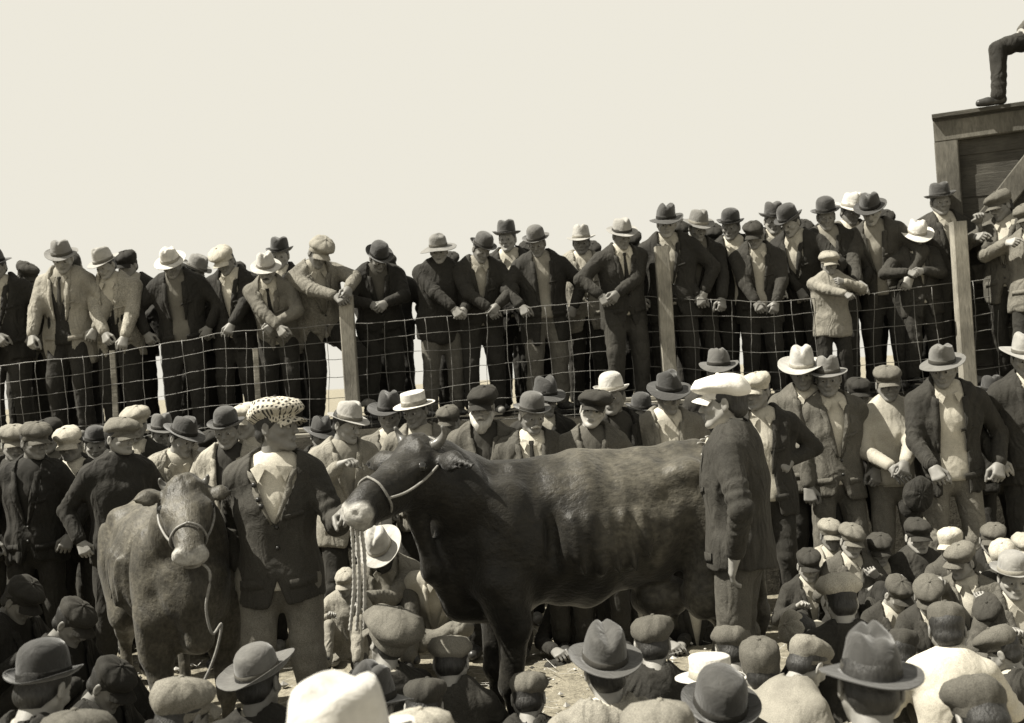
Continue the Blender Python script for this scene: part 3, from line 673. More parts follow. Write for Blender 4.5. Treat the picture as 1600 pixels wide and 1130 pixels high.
def place(label, px, py, s, zb=None, hands=(None, None), k=None, snap=True, **kw):
    """a figure whose hat top is seen at px,py at s pixels a metre; zb = height of what it stands or sits on"""
    P = at(px, py, s); legs = kw.get('legs', 'stand'); yaw = kw.get('yaw', 0.)
    ht = HT.get(kw.get('hat', 'derby') or 'x', .125)*(k or 1); hz = P.z-ht
    lo_, hi_ = kw.pop('kr', (.93, 1.06))
    if k is None:
        g = rig_head(1., kw)[2]; zb = 0 if zb is None else zb; k = min(max((hz-zb)/g, lo_), hi_)
    h = rig_head(k, kw); z = hz-h[2]
    if snap is True and zb is not None and legs not in ('stand', 'step'): pass
    o = rotz(yaw) @ h
    base = Vector((P.x-o[0], P.y-o[1], z if zb is None or snap != 'fix' else zb))
    hw = []
    for h_ in hands:
        if h_ is None or len(h_) != 3: hw.append(None)
        elif h_[2] > 40: hw.append(at(*h_))
        else: hw.append(h_)
    return person(label, base, k=k, hands=tuple(hw), **kw)
# ------------------------------------------------------------------ ground, bank, far land
def fbm(x, y, sc, seed, o=4):
    rg = np.random.default_rng(seed); v = 0
    for i in range(o):
        for _ in range(3):
            a = rg.uniform(0, 6.28); v = v+np.sin((x*np.cos(a)+y*np.sin(a))*sc*(1.9**i)*rg.uniform(.8, 1.3)+rg.uniform(0, 6.28))/(1.8**i)
    return v/3
def dirt(name, v, dark=.5):
    m, t, b = newmat(name)
    a, n1, _ = noise_ramp(t, 1.6, v*dark, v*1.15, 8, .35, .62, .65); c, n2, _ = noise_ramp(t, 22, .62, 1.25, 8, .3, .7, .7)
    e, n3, _ = noise_ramp(t, 120, .75, 1.2, 3)
    m1 = mix(t, 1., a.outputs[0], c.outputs[0], 'MULTIPLY'); m2 = mix(t, 1., m1.outputs['Result'], e.outputs[0], 'MULTIPLY')
    t.links.new(m2.outputs['Result'], b.inputs['Base Color']); b.inputs['Roughness'].default_value = .95; b.inputs['Specular IOR Level'].default_value = .1
    bump(t, b, [(n2.outputs['Fac'], .7, .04), (n3.outputs['Fac'], .5, .006)]); return m
gx = np.concatenate([-np.geomspace(900, 9, 14), np.linspace(-8.5, 8.5, 200), np.geomspace(9, 900, 14)])
gy = np.concatenate([-np.geomspace(300, 3, 8), np.linspace(0, 9.2, 130), np.linspace(9.3, 15, 20), np.geomspace(16, 1500, 14)])
GX, GY = np.meshgrid(gx, gy, indexing='ij'); near = (np.abs(GX) < 9) & (GY > 0) & (GY < 16)
GZ = np.where(near, .018*fbm(GX, GY, 4.5, 1, 4)-.01, 0)
V = np.stack([GX.ravel(), GY.ravel(), GZ.ravel()], 1); ny = len(gy); I, J = np.meshgrid(np.arange(len(gx)-1), np.arange(ny-1), indexing='ij'); i0 = (I*ny+J).ravel()
gm = dirt('trodden_dirt', .34, .7)
tag(mesh_obj('ground', V, np.stack([i0, i0+ny, i0+ny+1, i0+1], 1), gm), kind='structure')
bxs = np.linspace(-9, 9, 150); prof = [(9.0, -.05), (9.15, .35), (9.35, .85), (9.6, 1.25), (9.85, 1.42), (10.1, 1.47), (10.7, 1.5), (11.4, 1.52), (12.4, 1.5), (13.2, 1.1), (14.2, .4), (15.2, -.05)]
pt = np.array(prof); tt = np.linspace(0, len(prof)-1, 60); py_ = np.interp(tt, np.arange(len(prof)), pt[:, 0]); pz_ = np.interp(tt, np.arange(len(prof)), pt[:, 1])
BX, BT = np.meshgrid(bxs, np.arange(60), indexing='ij'); BY = py_[BT]; BZ = pz_[BT]+.03*fbm(BX, BY*1.7, 3.2, 5, 4)*(pz_[BT] > 0)
V = np.stack([BX.ravel(), BY.ravel(), BZ.ravel()], 1); I, J = np.meshgrid(np.arange(149), np.arange(59), indexing='ij'); i0 = (I*60+J).ravel()
tag(mesh_obj('earth_bank', V, np.stack([i0, i0+60, i0+61, i0+1], 1), dirt('dark_earth', .05, .5)), kind='structure')
tag(mesh_obj('dry_field', [(-900, 16, .03), (900, 16, .03), (900, 1400, .03), (-900, 1400, .03)], [(0, 1, 2, 3)], dirt('pale_stubble', .32, .85)), kind='structure')
# stones, clods and straw on the trodden ground
Vs, Fs = [], []; off = 0
for q in range(2600):
    x, y = RNG.uniform(-3.2, 4), RNG.uniform(3.2, 8.6); r_ = RNG.exponential(.007)+.004
    if q % 3 == 0:
        a = RNG.uniform(0, 6.28); l = RNG.uniform(.03, .11); d = np.array((math.cos(a), math.sin(a), 0)); s_ = np.array((-d[1], d[0], 0))*.0022; p = np.array((x, y, .012+RNG.uniform(0, .012)))
        v_ = np.array([p-d*l-s_, p-d*l+s_, p+d*l+s_+(0, 0, .01), p+d*l-s_+(0, 0, .01), p+(0, 0, .004)]); Vs.append(v_); Fs += [(off, off+1, off+4), (off+1, off+2, off+4), (off+2, off+3, off+4), (off+3, off, off+4)]; off += 5
    else:
        v_ = np.array([(1, 0, 0), (-1, 0, 0), (0, 1, 0), (0, -1, 0), (0, 0, .7), (0, 0, -.5)])*r_*RNG.uniform(.6, 1.4, (6, 1))+np.array((x, y, .012)); Vs.append(v_)
        Fs += [tuple(off+i for i in f_) for f_ in ((0, 2, 4), (2, 1, 4), (1, 3, 4), (3, 0, 4), (2, 0, 5), (1, 2, 5), (3, 1, 5), (0, 3, 5))]; off += 6
tag(mesh_obj('pebbles_and_straw', np.concatenate(Vs), Fs, simple('pale_stone', .45, .9, 8, .5, None), None, smooth=False), kind='stuff')

# ------------------------------------------------------------------ wire fence along the bank
WOODP = wood('fence_post_wood', .36, (6, 6, .8)); WOODG = wood('weathered_board', .33, (.6, 6, 6)); WOODD = wood('dark_shed_board', .085, (.5, 5, 5)); WOODM = wood('shed_frame_wood', .15, (3, 3, .8))
FY = 10.17; fence = empty('wire_fence', (0, FY, 1.45)); tag(fence, 'woven wire stock fence with square posts running along the top of the bank', 'fence')
def wl(x, z): return (x, 0, z-1.45)
TOPX = np.array((-5.2, -3.6, -2.7, -1.5, .0, 1.3, 2.3, 3.0, 3.7, 4.6, 5.4)); TOPZ = np.array((2.20, 2.30, 2.40, 2.42, 2.46, 2.50, 2.40, 2.40, 2.42, 2.5, 2.5))
def topz(x): return np.interp(x, TOPX, TOPZ)
for (px, pyt, w_, lb) in ((545, 463, .125, None), (1030, 388, .125, None), (1487, 350, .13, None)):
    a = at(px, pyt, 171); o = board('post', (a.x, -.09, -.35), (a.x+RNG.uniform(-.01, .01), -.09, a.z-1.45), w_, .10, WOODP, fence, up=(1, 0, 0), bev=.008)
for px, pyt in ((176, 548), (399, 545)):
    a = at(px, pyt, 171); board('lath', (a.x, .03, -.3), (a.x+.01, .03, a.z-1.45), .05, .025, WOODG, fence, up=(1, 0, 0))
levels = [0, .15, .31, .47, .64, .81, .98, 1.15]
xs = np.linspace(-5.3, 5.3, 130)
for i, dz in enumerate(levels):
    z = topz(xs)-dz*(1+.02*np.sin(xs*1.3+i))+.010*np.sin(xs*2.1+i*1.7)+.006*np.sin(xs*7+i)+RNG.normal(0, .0022, len(xs))
    pts = np.stack([xs, .02*np.sin(xs*1.7+i*.6)+RNG.normal(0, .002, len(xs)), z-1.45], 1); tube('horizontal_wire', pts, .0030 if i else .0042, WIRE, fence, 5)
for j, x in enumerate(np.arange(-5.2, 5.25, .185)):
    t = np.linspace(0, 1, 14); x_ = x+RNG.normal(0, .012)+RNG.normal(0, .0025, 14)+.016*np.sin(t*5+j)+.012*np.sin(j*2.3)*t; zt = topz(x)
    pts = np.stack([x_, .02*np.sin(t*4+j*.8)-.004, zt-1.15*t-1.45], 1); tube('vertical_wire', pts, .0028, WIRE, fence, 5)
# plank seats and loose boards on the front of the bank
def bench(px0, px1, py, s, label, n=2, z_off=0):
    a, b = at(px0, py, s), at(px1, py-(px1-px0)*.061, s); root = empty('plank_bench', ((a.x+b.x)/2, a.y, 0)); tag(root, label, 'bench'); ln = (b.x-a.x)/2
    for i in range(n): board('plank', (-ln, i*.17, a.z+.04*i), (ln, i*.17+.01, a.z+.04*i), .15, .035, WOODG, root, up=(0, 1, 0))
    for x in (-ln*.85, ln*.85): board('support', (x, .08, -.05), (x, .08, a.z-.02), .06, .10, WOODP, root, up=(1, 0, 0))
bench(958, 1098, 634, 186, 'pale plank bench on the bank right of the man in a light bowler', 2)
bench(392, 500, 686, 186, 'pale plank bench low on the bank behind the checked cap', 2)
bench(130, 178, 700, 188, 'short pale plank bench on the bank behind the small white cap', 1)
# ------------------------------------------------------------------ shed at the right
a = at(1463, 186, 165); sx, sy, sz = a.x+.08, a.y, a.z
shed = empty('wooden_shed', (sx, sy, 0), R(-23)); tag(shed, 'tall dark board shed with framed corner and diagonal brace at the right edge', 'shed')
SW = 3.2; n = 19; z = sz-.16
side = []
for i in range(n):
    h = .20; board('plank', (.02, .06+.008*(i % 2), z-h/2), (SW, .06+.008*(i % 2), z-h/2), h+.012, .03, WOODD, shed, up=(0, 0, 1), bev=.005, jit=.001); z -= h
    board('plank', (.03, .08, z+h/2), (.03, 2.6, z+h/2), h-.012, .03, WOODD, shed, up=(0, 0, 1), bev=.006)
board('corner_post', (.0, 0.0, .1), (-.0, 0.0, sz-.222), .21, .07, WOODM, shed, up=(1, 0, 0), bev=.01)
board('top_rail', (-.105, 0, sz-.12), (SW, 0, sz-.10), .20, .07, WOODM, shed, bev=.01)
board('middle_post', (1.12, 0.0, .1), (1.12, 0.0, sz-.24), .16, .06, WOODM, shed, up=(1, 0, 0), bev=.01)
board('diagonal_brace', (.14, -.0, sz-1.20), (.95, -.0, sz-.24), .20, .055, WOODM, shed, bev=.01)
board('middle_rail', (.12, 0, sz-1.50), (SW, 0, sz-1.50), .18, .065, WOODM, shed, bev=.01)
for i in range(13): board('roof_board', (-.11, .0+i*.2, sz+.02+.004*(i % 2)), (SW, -.02+i*.2, sz+.02+.004*(i % 2)), .19, .04, WOODD, shed, up=(0, 1, 0))

# ------------------------------------------------------------------ cattle
def hide(name, v, fore=None):
    m, t, b = newmat(name)
    r_, n, _ = noise_ramp(t, 2.6, v*.45, v*1.35, 6, .3, .72, .6, .6); f_, nf, _ = noise_ramp(t, 70, .7, 1.25, 4, stretch=(1, .35, .6)); g_, ng, _ = noise_ramp(t, 14, .7, 1.3, 6)
    m1 = mix(t, 1., r_.outputs[0], f_.outputs[0], 'MULTIPLY'); m2 = mix(t, 1., m1.outputs['Result'], g_.outputs[0], 'MULTIPLY')
    if fore:    # hide colour darkens towards the forequarters and the underside
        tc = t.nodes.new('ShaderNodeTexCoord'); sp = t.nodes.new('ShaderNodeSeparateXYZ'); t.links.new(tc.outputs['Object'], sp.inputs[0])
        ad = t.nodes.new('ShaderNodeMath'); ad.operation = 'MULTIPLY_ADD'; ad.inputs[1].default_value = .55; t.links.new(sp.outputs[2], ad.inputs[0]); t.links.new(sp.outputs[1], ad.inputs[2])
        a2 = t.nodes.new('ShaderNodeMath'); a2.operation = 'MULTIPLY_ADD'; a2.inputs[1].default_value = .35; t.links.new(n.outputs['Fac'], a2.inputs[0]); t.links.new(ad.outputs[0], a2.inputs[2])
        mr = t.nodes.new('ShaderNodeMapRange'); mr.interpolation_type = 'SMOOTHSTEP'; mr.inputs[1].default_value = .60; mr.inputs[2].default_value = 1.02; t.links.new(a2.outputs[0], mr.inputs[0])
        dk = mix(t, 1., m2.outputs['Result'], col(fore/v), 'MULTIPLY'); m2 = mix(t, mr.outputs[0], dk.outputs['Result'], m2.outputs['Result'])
    at_ = t.nodes.new('ShaderNodeAttribute'); at_.attribute_name = 'muzzle'; m3 = mix(t, at_.outputs['Fac'], m2.outputs['Result'], noise_ramp(t, 45, .28, .55, 4)[0].outputs[0])
    t.links.new(m3.outputs['Result'], b.inputs['Base Color']); b.inputs['Roughness'].default_value = .5; b.inputs['Specular IOR Level'].default_value = .28
    b.inputs['Sheen Weight'].default_value = .08
    bump(t, b, [(ng.outputs['Fac'], .35, .02), (nf.outputs['Fac'], .9, .006)]); return m
HORN = simple('horn', .13, .35, 30, .4); HOOF = simple('hoof', .05, .5); MUZ = simple('muzzle_skin', .42, .35, 40, .35, ((140, .6, .003),)); EYEB = simple('dark_eye', .02, .05, bumps=None, spec=.8)
def cow(label, base, phi, poll, muz, mat, k=1., hsz=1., sy=1., earl=1., up=0., h=.017, horns=True, ear_up=.0, group='cattle shown in the ring', hornspec=1.):
    root = empty('cow', base, phi); tag(root, label, 'cow', group)
    Mi = np.array(Matrix.Rotation(-phi, 3, 'Z')); tl = lambda w: Mi @ (np.array(w)-np.array(base))
    po = tl(poll)/k; mu = tl(muz)/k
    f = Fld(np.array((-.75, -1.9, -.02)), np.array((.75, 1.25, 1.95)), h)
    zx = np.array((0, 0, 1.))
    LR = ((-.60, 1.03, .28, .19), (-.36, 1.045, .35, .27), (.02, 1.055, .345, .33), (.40, 1.08, .32, .31), (.70, 1.13, .28, .275), (.95, 1.17, .20, .19))
    for (y1, z1, h1, w1), (y2, z2, h2, w2) in zip(LR, LR[1:]): f.cone((0, y1, z1), (0, y2, z2), w1, w2, .03, zx, .5*(w1/h1+w2/h2))
    f.cone((0, -.44, 1.34), (0, .1, 1.355), .055, .045, .10); f.cone((0, .1, 1.355), (0, .80, 1.385), .045, .05, .09); f.cone((0, .80, 1.38), (0, 1.06, 1.34), .05, .04, .06)
    for s_ in (-1, 1):
        f.ell((s_*.225, .62, 1.31), (.055, .10, .05), .09); f.ell((s_*.12, 1.06, 1.24), (.05, .06, .05), .05)
        f.ell((s_*.25, .80, 1.12), (.07, .16, .18), .08)
        f.ell((s_*.36, .44, 1.21), (.075, .13, .075), .07, op='sub'); f.ell((s_*.25, .84, 1.32), (.05, .10, .05), .06, op='sub')
        f.ell((s_*.21, -.45, 1.06), (.085, .15, .27), .07); f.ell((s_*.27, -.22, 1.08), (.03, .04, .2), .05, op='sub')
        for i in range(5): f.cone((s_*.322, -.12+i*.10, 1.14), (s_*.318, -.06+i*.10, .88), .007, .007, .06)
        f.cone((s_*.17, -.50, .86), (s_*.18, -.44, .66), .13, .095, .06); f.cone((s_*.18, -.44, .66), (s_*.165, -.47, .40), .08, .055, .03)
        f.ell((s_*.165, -.475, .38), (.055, .058, .06), .02); f.cone((s_*.165, -.47, .36), (s_*.165, -.46, .13), .040, .036, .02)
        f.ell((s_*.165, -.465, .13), (.046, .05, .045), .02); f.cone((s_*.165, -.48, .10), (s_*.165, -.51, .06), .045, .05, .02)
        f.cone((s_*.19, .82, .98), (s_*.20, .70, .72), .185, .13, .06, (1, 0, 0), 1.35); f.cone((s_*.20, .72, .72), (s_*.175, .98, .50), .095, .05, .04)
        f.ell((s_*.175, .99, .49), (.045, .06, .06), .02); f.cone((s_*.175, .99, .47), (s_*.175, .90, .13), .042, .036, .02)
        f.ell((s_*.175, .90, .13), (.045, .05, .045), .02); f.cone((s_*.175, .885, .10), (s_*.175, .86, .06), .045, .05, .02)
    f.ell((0, .52, .68), (.14, .19, .11), .06)
    for sx_ in (-1, 1):
        for yy in (.44, .58): f.cone((sx_*.06, yy, .60), (sx_*.065, yy, .53), .018, .014, .01)
    e1 = mu-po; e1 /= np.linalg.norm(e1); sd2 = np.cross(e1, (0, 0, 1.)); sd2 /= np.linalg.norm(sd2); e3 = np.cross(sd2, e1)
    Hd = lambda u, s_, n_: po+(e1*u+sd2*s_+e3*n_)*hsz
    nb = Hd(.06, 0, -.10)
    mid = (np.array((0, -.50, 1.12))+nb)/2+(0, 0, .03)
    nside = sd2*.5+np.array((1., 0, 0))*.5; nside /= np.linalg.norm(nside)
    f.cone((0, -.45, 1.12), mid, .25, .180, .06, nside, 1.5); f.cone(mid, nb, .180, .128, .05, nside, 1.25)
    f.cone((0, -.46, 1.34), Hd(.0, 0, -.03), .05, .07, .09)
    th = Hd(.16, 0, -.22); br = np.array((0, -.66, .74)); md2 = (th+br)/2+np.array((0, -.02, -.06))
    f.cone(th, md2, .035, .045, .06); f.cone(md2, br, .04, .06, .08); f.cone(br, (0, -.45, .70), .06, .08, .06)
    MH = np.stack([e1, sd2, e3], 1)
    f.cone(Hd(.03, 0, -.085), Hd(.17, 0, -.075), .105*hsz, .095*hsz, .03, sd2, .88); f.cone(Hd(.17, 0, -.07), Hd(.40, 0, -.055), .088*hsz, .064*hsz, .03)
    f.cone(Hd(.10, 0, -.17), Hd(.42, 0, -.105), .075*hsz, .042*hsz, .04); f.ell(Hd(.45, 0, -.065), hsz*np.array((.055, .082, .060)), .02, MH)
    f.ell(Hd(.435, 0, -.122), hsz*np.array((.05, .055, .024)), .012, MH)
    for s_ in (-1, 1):
        f.ell(Hd(.135, s_*.095, -.045), hsz*np.array((.045, .03, .035)), .02, MH); f.ell(Hd(.12, s_*.06, -.14), hsz*np.array((.075, .04, .07)), .03, MH)
        f.ell(Hd(.497, s_*.045, -.045), hsz*np.array((.020, .024, .020)), .010, MH, 'sub')
        e0 = Hd(.02, s_*.09, -.06); e_m = Hd(.05, s_*(.09+.10*earl), -.07+ear_up*.5); e_t = Hd(.08, s_*(.09+.21*earl), -.09+ear_up)
        en = e1*.45+e3*.89; f.cone(e0, e_m, .026*hsz, .046*hsz, .02, en, 2.2); f.cone(e_m, e_t, .046*hsz, .008, .01, en, 2.2)
        f.ell((e_m+e_t)/2+e1*.02+e3*.012, hsz*np.array((.022, .05, .014)), .010, MH, 'sub')
    f.ell(Hd(.47, 0, -.100), hsz*np.array((.06, .10, .004)), .008, MH, 'sub')
    i = np.nonzero(np.abs(f.a) < .04); P = np.stack([f.ax[j][i[j]] for j in range(3)], 1)
    poll_w = np.exp(-(np.linalg.norm(P-po, axis=1)/.11)**2)
    f.a[i] += (.004*np.sin(P @ (23, 7, 11)+2*np.sin(P @ (5, 9, 3)))+.003*np.sin(P @ (9, -31, 17))+poll_w*.010*np.sin(P @ (120, 60, 90)+3*np.sin(P @ (40, 70, 50))))
    nk_w = np.exp(-(np.linalg.norm((P-mid)/(1, 1, 1.3), axis=1)/.22)**2); f.a[i] += nk_w*.012*np.sin((P @ e1)*38+2*np.sin(P[:, 2]*9))
    V, Q = f.mesh(); q = (V-Hd(.5, 0, -.07)) @ MH/hsz; tn = np.clip((q[:, 0]+.050-.02*np.cos(q[:, 1]*40))/.022, 0, 1)*(np.linalg.norm(q, axis=1) < .2)
    sq = lambda v: np.stack([v[:, 0], np.where(v[:, 1] > -.45, -.45+(v[:, 1]+.45)*sy, v[:, 1]), v[:, 2]], 1)
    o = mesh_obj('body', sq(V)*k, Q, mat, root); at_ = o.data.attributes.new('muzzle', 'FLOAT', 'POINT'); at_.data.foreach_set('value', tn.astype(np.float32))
    for s_ in (-1, 1):
        V, Fs = ball(Hd(.135, s_*.112, -.040)*k, .022*k*hsz, 12, 8); mesh_obj('eye', V, Fs, EYEB, root)
        if horns:
            t = np.linspace(0, 1, 12)[:, None]; L_ = hornspec
            pts = Hd(-.0, s_*.075, -.03)+sd2*s_*(.13*np.sin(t*1.7))*L_+e3*(.02+.17*t**1.6)*L_-e1*(.09*np.sin(t*2.0))*L_
            V, Fs = tube_vf(pts*k, np.linspace(.030, .007, 12)*k, 10); mesh_obj('horn', V, Fs, HORN, root)
    for p in ((-.165, -.50), (.165, -.50), (-.175, .87), (.175, .87)):
        for s_ in (-1, 1):
            ring0 = [(p[0]+s_*.026+.028*math.cos(a_)*1.0, p[1]-.012+.052*math.sin(a_), 0) for a_ in np.linspace(0, 6.28, 11)[:-1]]
            ring1 = [(p[0]+s_*.022+.024*math.cos(a_), p[1]+.012+.038*math.sin(a_), .075) for a_ in np.linspace(0, 6.28, 11)[:-1]]
            V, Fs = ring_mesh([np.array(ring0), np.array(ring1)]); mesh_obj('hoof', sq(V)*k, Fs, HOOF, root)
    t = np.linspace(0, 1, 16)[:, None]; pts = np.concatenate([.05*np.sin(t*3), 1.06+.10*np.sin(t*2.2), 1.34-.95*t], 1)
    V, Fs = tube_vf(sq(pts)*k, np.interp(t.ravel(), (0, .3, .7, .85, 1), (.04, .024, .018, .05, .012))*k, 9); mesh_obj('tail', V, Fs, mat, root)
    root['_f'] = 0
    W = Matrix.Rotation(phi, 3, 'Z')
    return root, lambda u, s_, n_: Vector(base)+W @ Vector(Hd(u, s_, n_)*k)
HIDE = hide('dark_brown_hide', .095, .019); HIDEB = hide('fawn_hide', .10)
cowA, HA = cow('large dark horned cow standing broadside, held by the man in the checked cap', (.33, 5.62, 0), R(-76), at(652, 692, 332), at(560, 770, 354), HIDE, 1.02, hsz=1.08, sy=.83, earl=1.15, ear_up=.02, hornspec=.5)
cowB, HB = cow('smaller fawn cow facing the camera at left, with a crinkled wet forehead', (-1.86, 5.95, 0), R(27), at(288, 756, 330), at(296, 852, 354), HIDEB, .92, sy=.9, hsz=1.06, hornspec=.30, ear_up=.07, earl=.8)
# halters and ropes
def thing_tube(name, pts, r, mat, label, cat, group=None):
    a = np.mean(np.array([tuple(p) for p in pts]), 0)
    o = tube(name, np.array([tuple(p) for p in pts]), r, mat, None, 8); tag(o, label, cat, group); return o
def smooth(pts, n=30):
    P = np.array([tuple(p) for p in pts]); t = np.linspace(0, len(P)-1, n); o_ = []
    for q in t:
        i = min(int(q), len(P)-2); f_ = q-i; p0, p1, p2, p3 = P[max(i-1, 0)], P[i], P[i+1], P[min(i+2, len(P)-1)]
        o_.append(.5*((2*p1)+(-p0+p2)*f_+(2*p0-5*p1+4*p2-p3)*f_**2+(-p0+3*p1-3*p2+p3)*f_**3))
    return np.array(o_)
LEATH = simple('halter_rope', .26, .8, 60, .3, ((150, .8, .003),)); LEATHD = simple('halter_leather', .22, .5, 40, .4)
def halter(H_, mat, label):
    root = empty('halter', tuple(H_(.3, 0, 0))); tag(root, label, 'halter', None); o = np.array(tuple(H_(.3, 0, 0)))
    def lp(pts, n=36): P = smooth(pts, n)-o; V, Fs = tube_vf(P, .0062, 7); return mesh_obj('strap', V, Fs, mat, root)
    nb_ = [H_(.33, .0, .028), H_(.335, .055, .0), H_(.34, .083, -.065), H_(.33, .062, -.125), H_(.32, .0, -.160), H_(.33, -.062, -.125), H_(.34, -.083, -.065), H_(.335, -.055, .0), H_(.33, .0, .028)]
    lp(nb_)
    for s_ in (-1, 1): lp([H_(.34, s_*.083, -.065), H_(.26, s_*.106, -.085), H_(.16, s_*.128, -.085), H_(.04, s_*.125, -.075), H_(-.02, s_*.10, -.06)])
    lp([H_(-.02, .10, -.06), H_(-.05, .06, -.02), H_(-.06, 0, -.005), H_(-.05, -.06, -.02), H_(-.02, -.10, -.06)], 20)
halter(HA, LEATH, 'pale rope halter on the head of the large dark cow'); halter(HB, LEATHD, 'dark leather halter on the head of the fawn cow')
pts0 = [at(549, 806, 352), at(552, 860, 348), at(556, 920, 345), at(548, 985, 342)]
for i, (ox, b_) in enumerate(((0, 0), (8, 6), (17, 14))):
    P = smooth([at(548+ox*.7, 806, 352-i), at(550+ox+2, 860, 350-i), at(553+ox, 920, 347-i), at(547+ox+b_*.4, 985, 344-i)], 60)
    tw = np.arange(60); V, Fs = tube_vf(P, .0085+.0018*np.sin(tw*2.3), 8); o = mesh_obj('lead_rope', V, Fs, ROPE)
    tag(o, ['leftmost hanging strand of pale lead rope below the large cow\'s muzzle', 'middle hanging strand of pale lead rope below the large cow\'s muzzle', 'rightmost hanging strand of pale lead rope below the large cow\'s muzzle'][i], 'rope', 'lead rope strands')
thing_tube('lead_rope', smooth([HB(.36, .06, -.13), at(326, 890, 350), at(322, 950, 350), at(332, 990, 348), at(346, 975, 346), at(340, 1010, 346), at(330, 1040, 346), at(318, 1066, 346)], 60), .0065, LEATH, 'pale lead rope looping down in front of the fawn cow', 'rope')
tg = at(683, 757, 330); t_ = board('halter_tag', (tg.x, tg.y, tg.z), (tg.x+.01, tg.y, tg.z-.07), .035, .012, simple('grey_card', .4), None, up=(1, 0, 0)); tag(t_, 'small pale tag hanging at the cheek of the large cow', 'tag')
# ------------------------------------------------------------------ people
FG = 'spectators standing along the fence on the bank'; MG = 'spectators standing behind the cattle'; BG = 'boys seated on the ground at the right'; GG = 'spectators seated in the foreground, seen from behind'
ZB = 1.52; B = dict(zb=ZB, group=FG, res=.020); FW = dict(wide=1.14, hem=-.21, bulk=1.16, hatsc=1.06, elbow=((-1, .1, -.45), (1, .1, -.45)))
_pl = place
def place(*a, **kw):
    if kw.get('group') is FG:
        for q in FW: kw.setdefault(q, FW[q])
    if kw.get('group') is FG and kw.get('k') is None:
        q = random.Random(len(a[0])*7+int(a[1])); kw['slean'] = kw.get('slean', 0)+q.uniform(-.07, .07); kw['yaw'] = kw.get('yaw', 0)+q.uniform(-.3, .3); kw['hyaw'] = kw.get('hyaw', 0)+q.uniform(-.35, .35); kw['hroll'] = kw.get('hroll', 0)+q.uniform(-.1, .1)
    return _pl(*a, **kw)
rd = R
def H2(x1, y1, x2, y2, s=172): return ((x1, y1, s), (x2, y2, s))
# --- fence row, left to right
place('man at the far left edge of the fence row in a dark coat and hat', -8, 392, 166, hat='fedora', hatv=.06, coat=.05, hands=((15, 560, 171), None), hp=20, yaw=.3, **B)
place('man in a grey cap and pale grey jacket, second from the left on the fence', 42, 412, 162, hat='flatcap', hatv=.10, coat=.34, hp=25, hyaw=.6, yaw=.4, lean=.12, **B)
place('man in a soft grey fedora and long pale coat with one hand on the wire', 96, 378, 168, hat='fedora', hatv=.24, coat=.34, open_=.05, vest=.05, shirt=.4, tie=.1, hands=((42, 562, 172), None), hem=-.28, hp=28, lean=.12, yaw=.1, **B)
place('man in a light fedora and pale tweed jacket over a dark jumper, hands together', 163, 389, 168, hat='fedora', hatv=.40, coat=.37, coatk='tweed', open_=.045, vest=.04, hands=H2(172, 552, 190, 552), hp=28, lean=.18, legs='stand', **B)
place('man in a dark cap peering between the two light fedoras at left', 198, 394, 160, hat='flatcap', hatv=.05, coat=.06, hp=20, hyaw=-.3, **B)
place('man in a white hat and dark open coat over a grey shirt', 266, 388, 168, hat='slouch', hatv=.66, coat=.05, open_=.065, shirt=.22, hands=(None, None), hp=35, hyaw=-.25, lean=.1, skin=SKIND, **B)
place('man in a shaded grey hat half hidden behind the white hat', 304, 400, 160, hat='homburg', hatv=.28, coat=.05, hp=30, hyaw=.5, yaw=.6, **B)
place('man in a white cap and dark suit with a bow tie and white shirt front', 350, 386, 167, hat='cap', hatv=.60, coat=.05, shirt=.75, hands=(None, (355, 522, 172)), hp=32, hyaw=-.3, lean=.1, **B)
place('man in a big pale hat leaning forward on folded arms on the fence', 415, 396, 172, hat='slouch', hatv=.55, coat=.22, coatk='wool', shirt=.7, tie=.05, hands=((442, 520, 174), (425, 516, 173)), hp=32, lean=.42, beard='moustache', wide=1.1, hyaw=.2, elbow=((-1, -.1, -.25), (1, -.1, -.25)), **B)
place('man in a round dark hat with a white collar behind the leaning man', 436, 374, 161, hat='homburg', hatv=.05, coat=.05, shirt=.8, hp=15, **B)
place('man in a pale cap and tweed coat leaning over the fence post with crossed wrists', 496, 373, 170, hat='cap', hatv=.34, coat=.27, coatk='tweed', shirt=.4, hands=((543, 470, 176), (548, 455, 175)), hp=35, lean=.30, slean=-.10, yaw=.25, elbow=(None, (1, -.2, .2)), legs='step', feet=((-.05, .10, .09), (.30, -.15, .22)), **B)
place('man in a dark bowler watching his clasped hands right of the first post', 590, 376, 168, hat='derby', hatv=.05, coat=.05, shirt=.12, hands=H2(584, 482, 600, 480), hp=45, lean=.22, **B)
place('man in a floppy wide brimmed hat and dark jumper with one forearm along the fence', 684, 368, 169, hat='floppy', hatv=.26, coat=.055, pullover=True, shirt=.3, trou=.16, hands=((718, 492, 173), (726, 492, 172)), hp=18, lean=.15, elbow=((-1, -.2, -.2), None), **B)
place('man in a grey bowler and dark buttoned coat with pale lower front, hands folded', 751, 362, 169, hat='derby', hatv=.11, coat=.07, shirt=.4, hands=H2(770, 490, 778, 486), hp=32, hyaw=.2, lean=.18, elbow=((-1, -.2, -.3), (1, -.2, -.3)), **B)
place('man in a tall flat topped dark hat behind, face in sunlight', 791, 348, 161, hat='homburg', hatv=.07, coat=.06, shirt=.7, hp=8, hroll=.06, **B)
place('man in a brown bowler and long dark coat over a pale striped shirt', 837, 353, 168, hat='derby', hatv=.15, coat=.06, open_=.05, shirt=.32, hands=((815, 488, 172), None), hem=-.30, hp=25, hyaw=-.1, trou=.18, vb=0, **B)
place('man with a shadowed face under a pale fedora and a light scarf', 907, 354, 163, hat='fedora', hatv=.42, band=.3, coat=.30, shirt=.7, hp=12, skin=SKIND, **B)
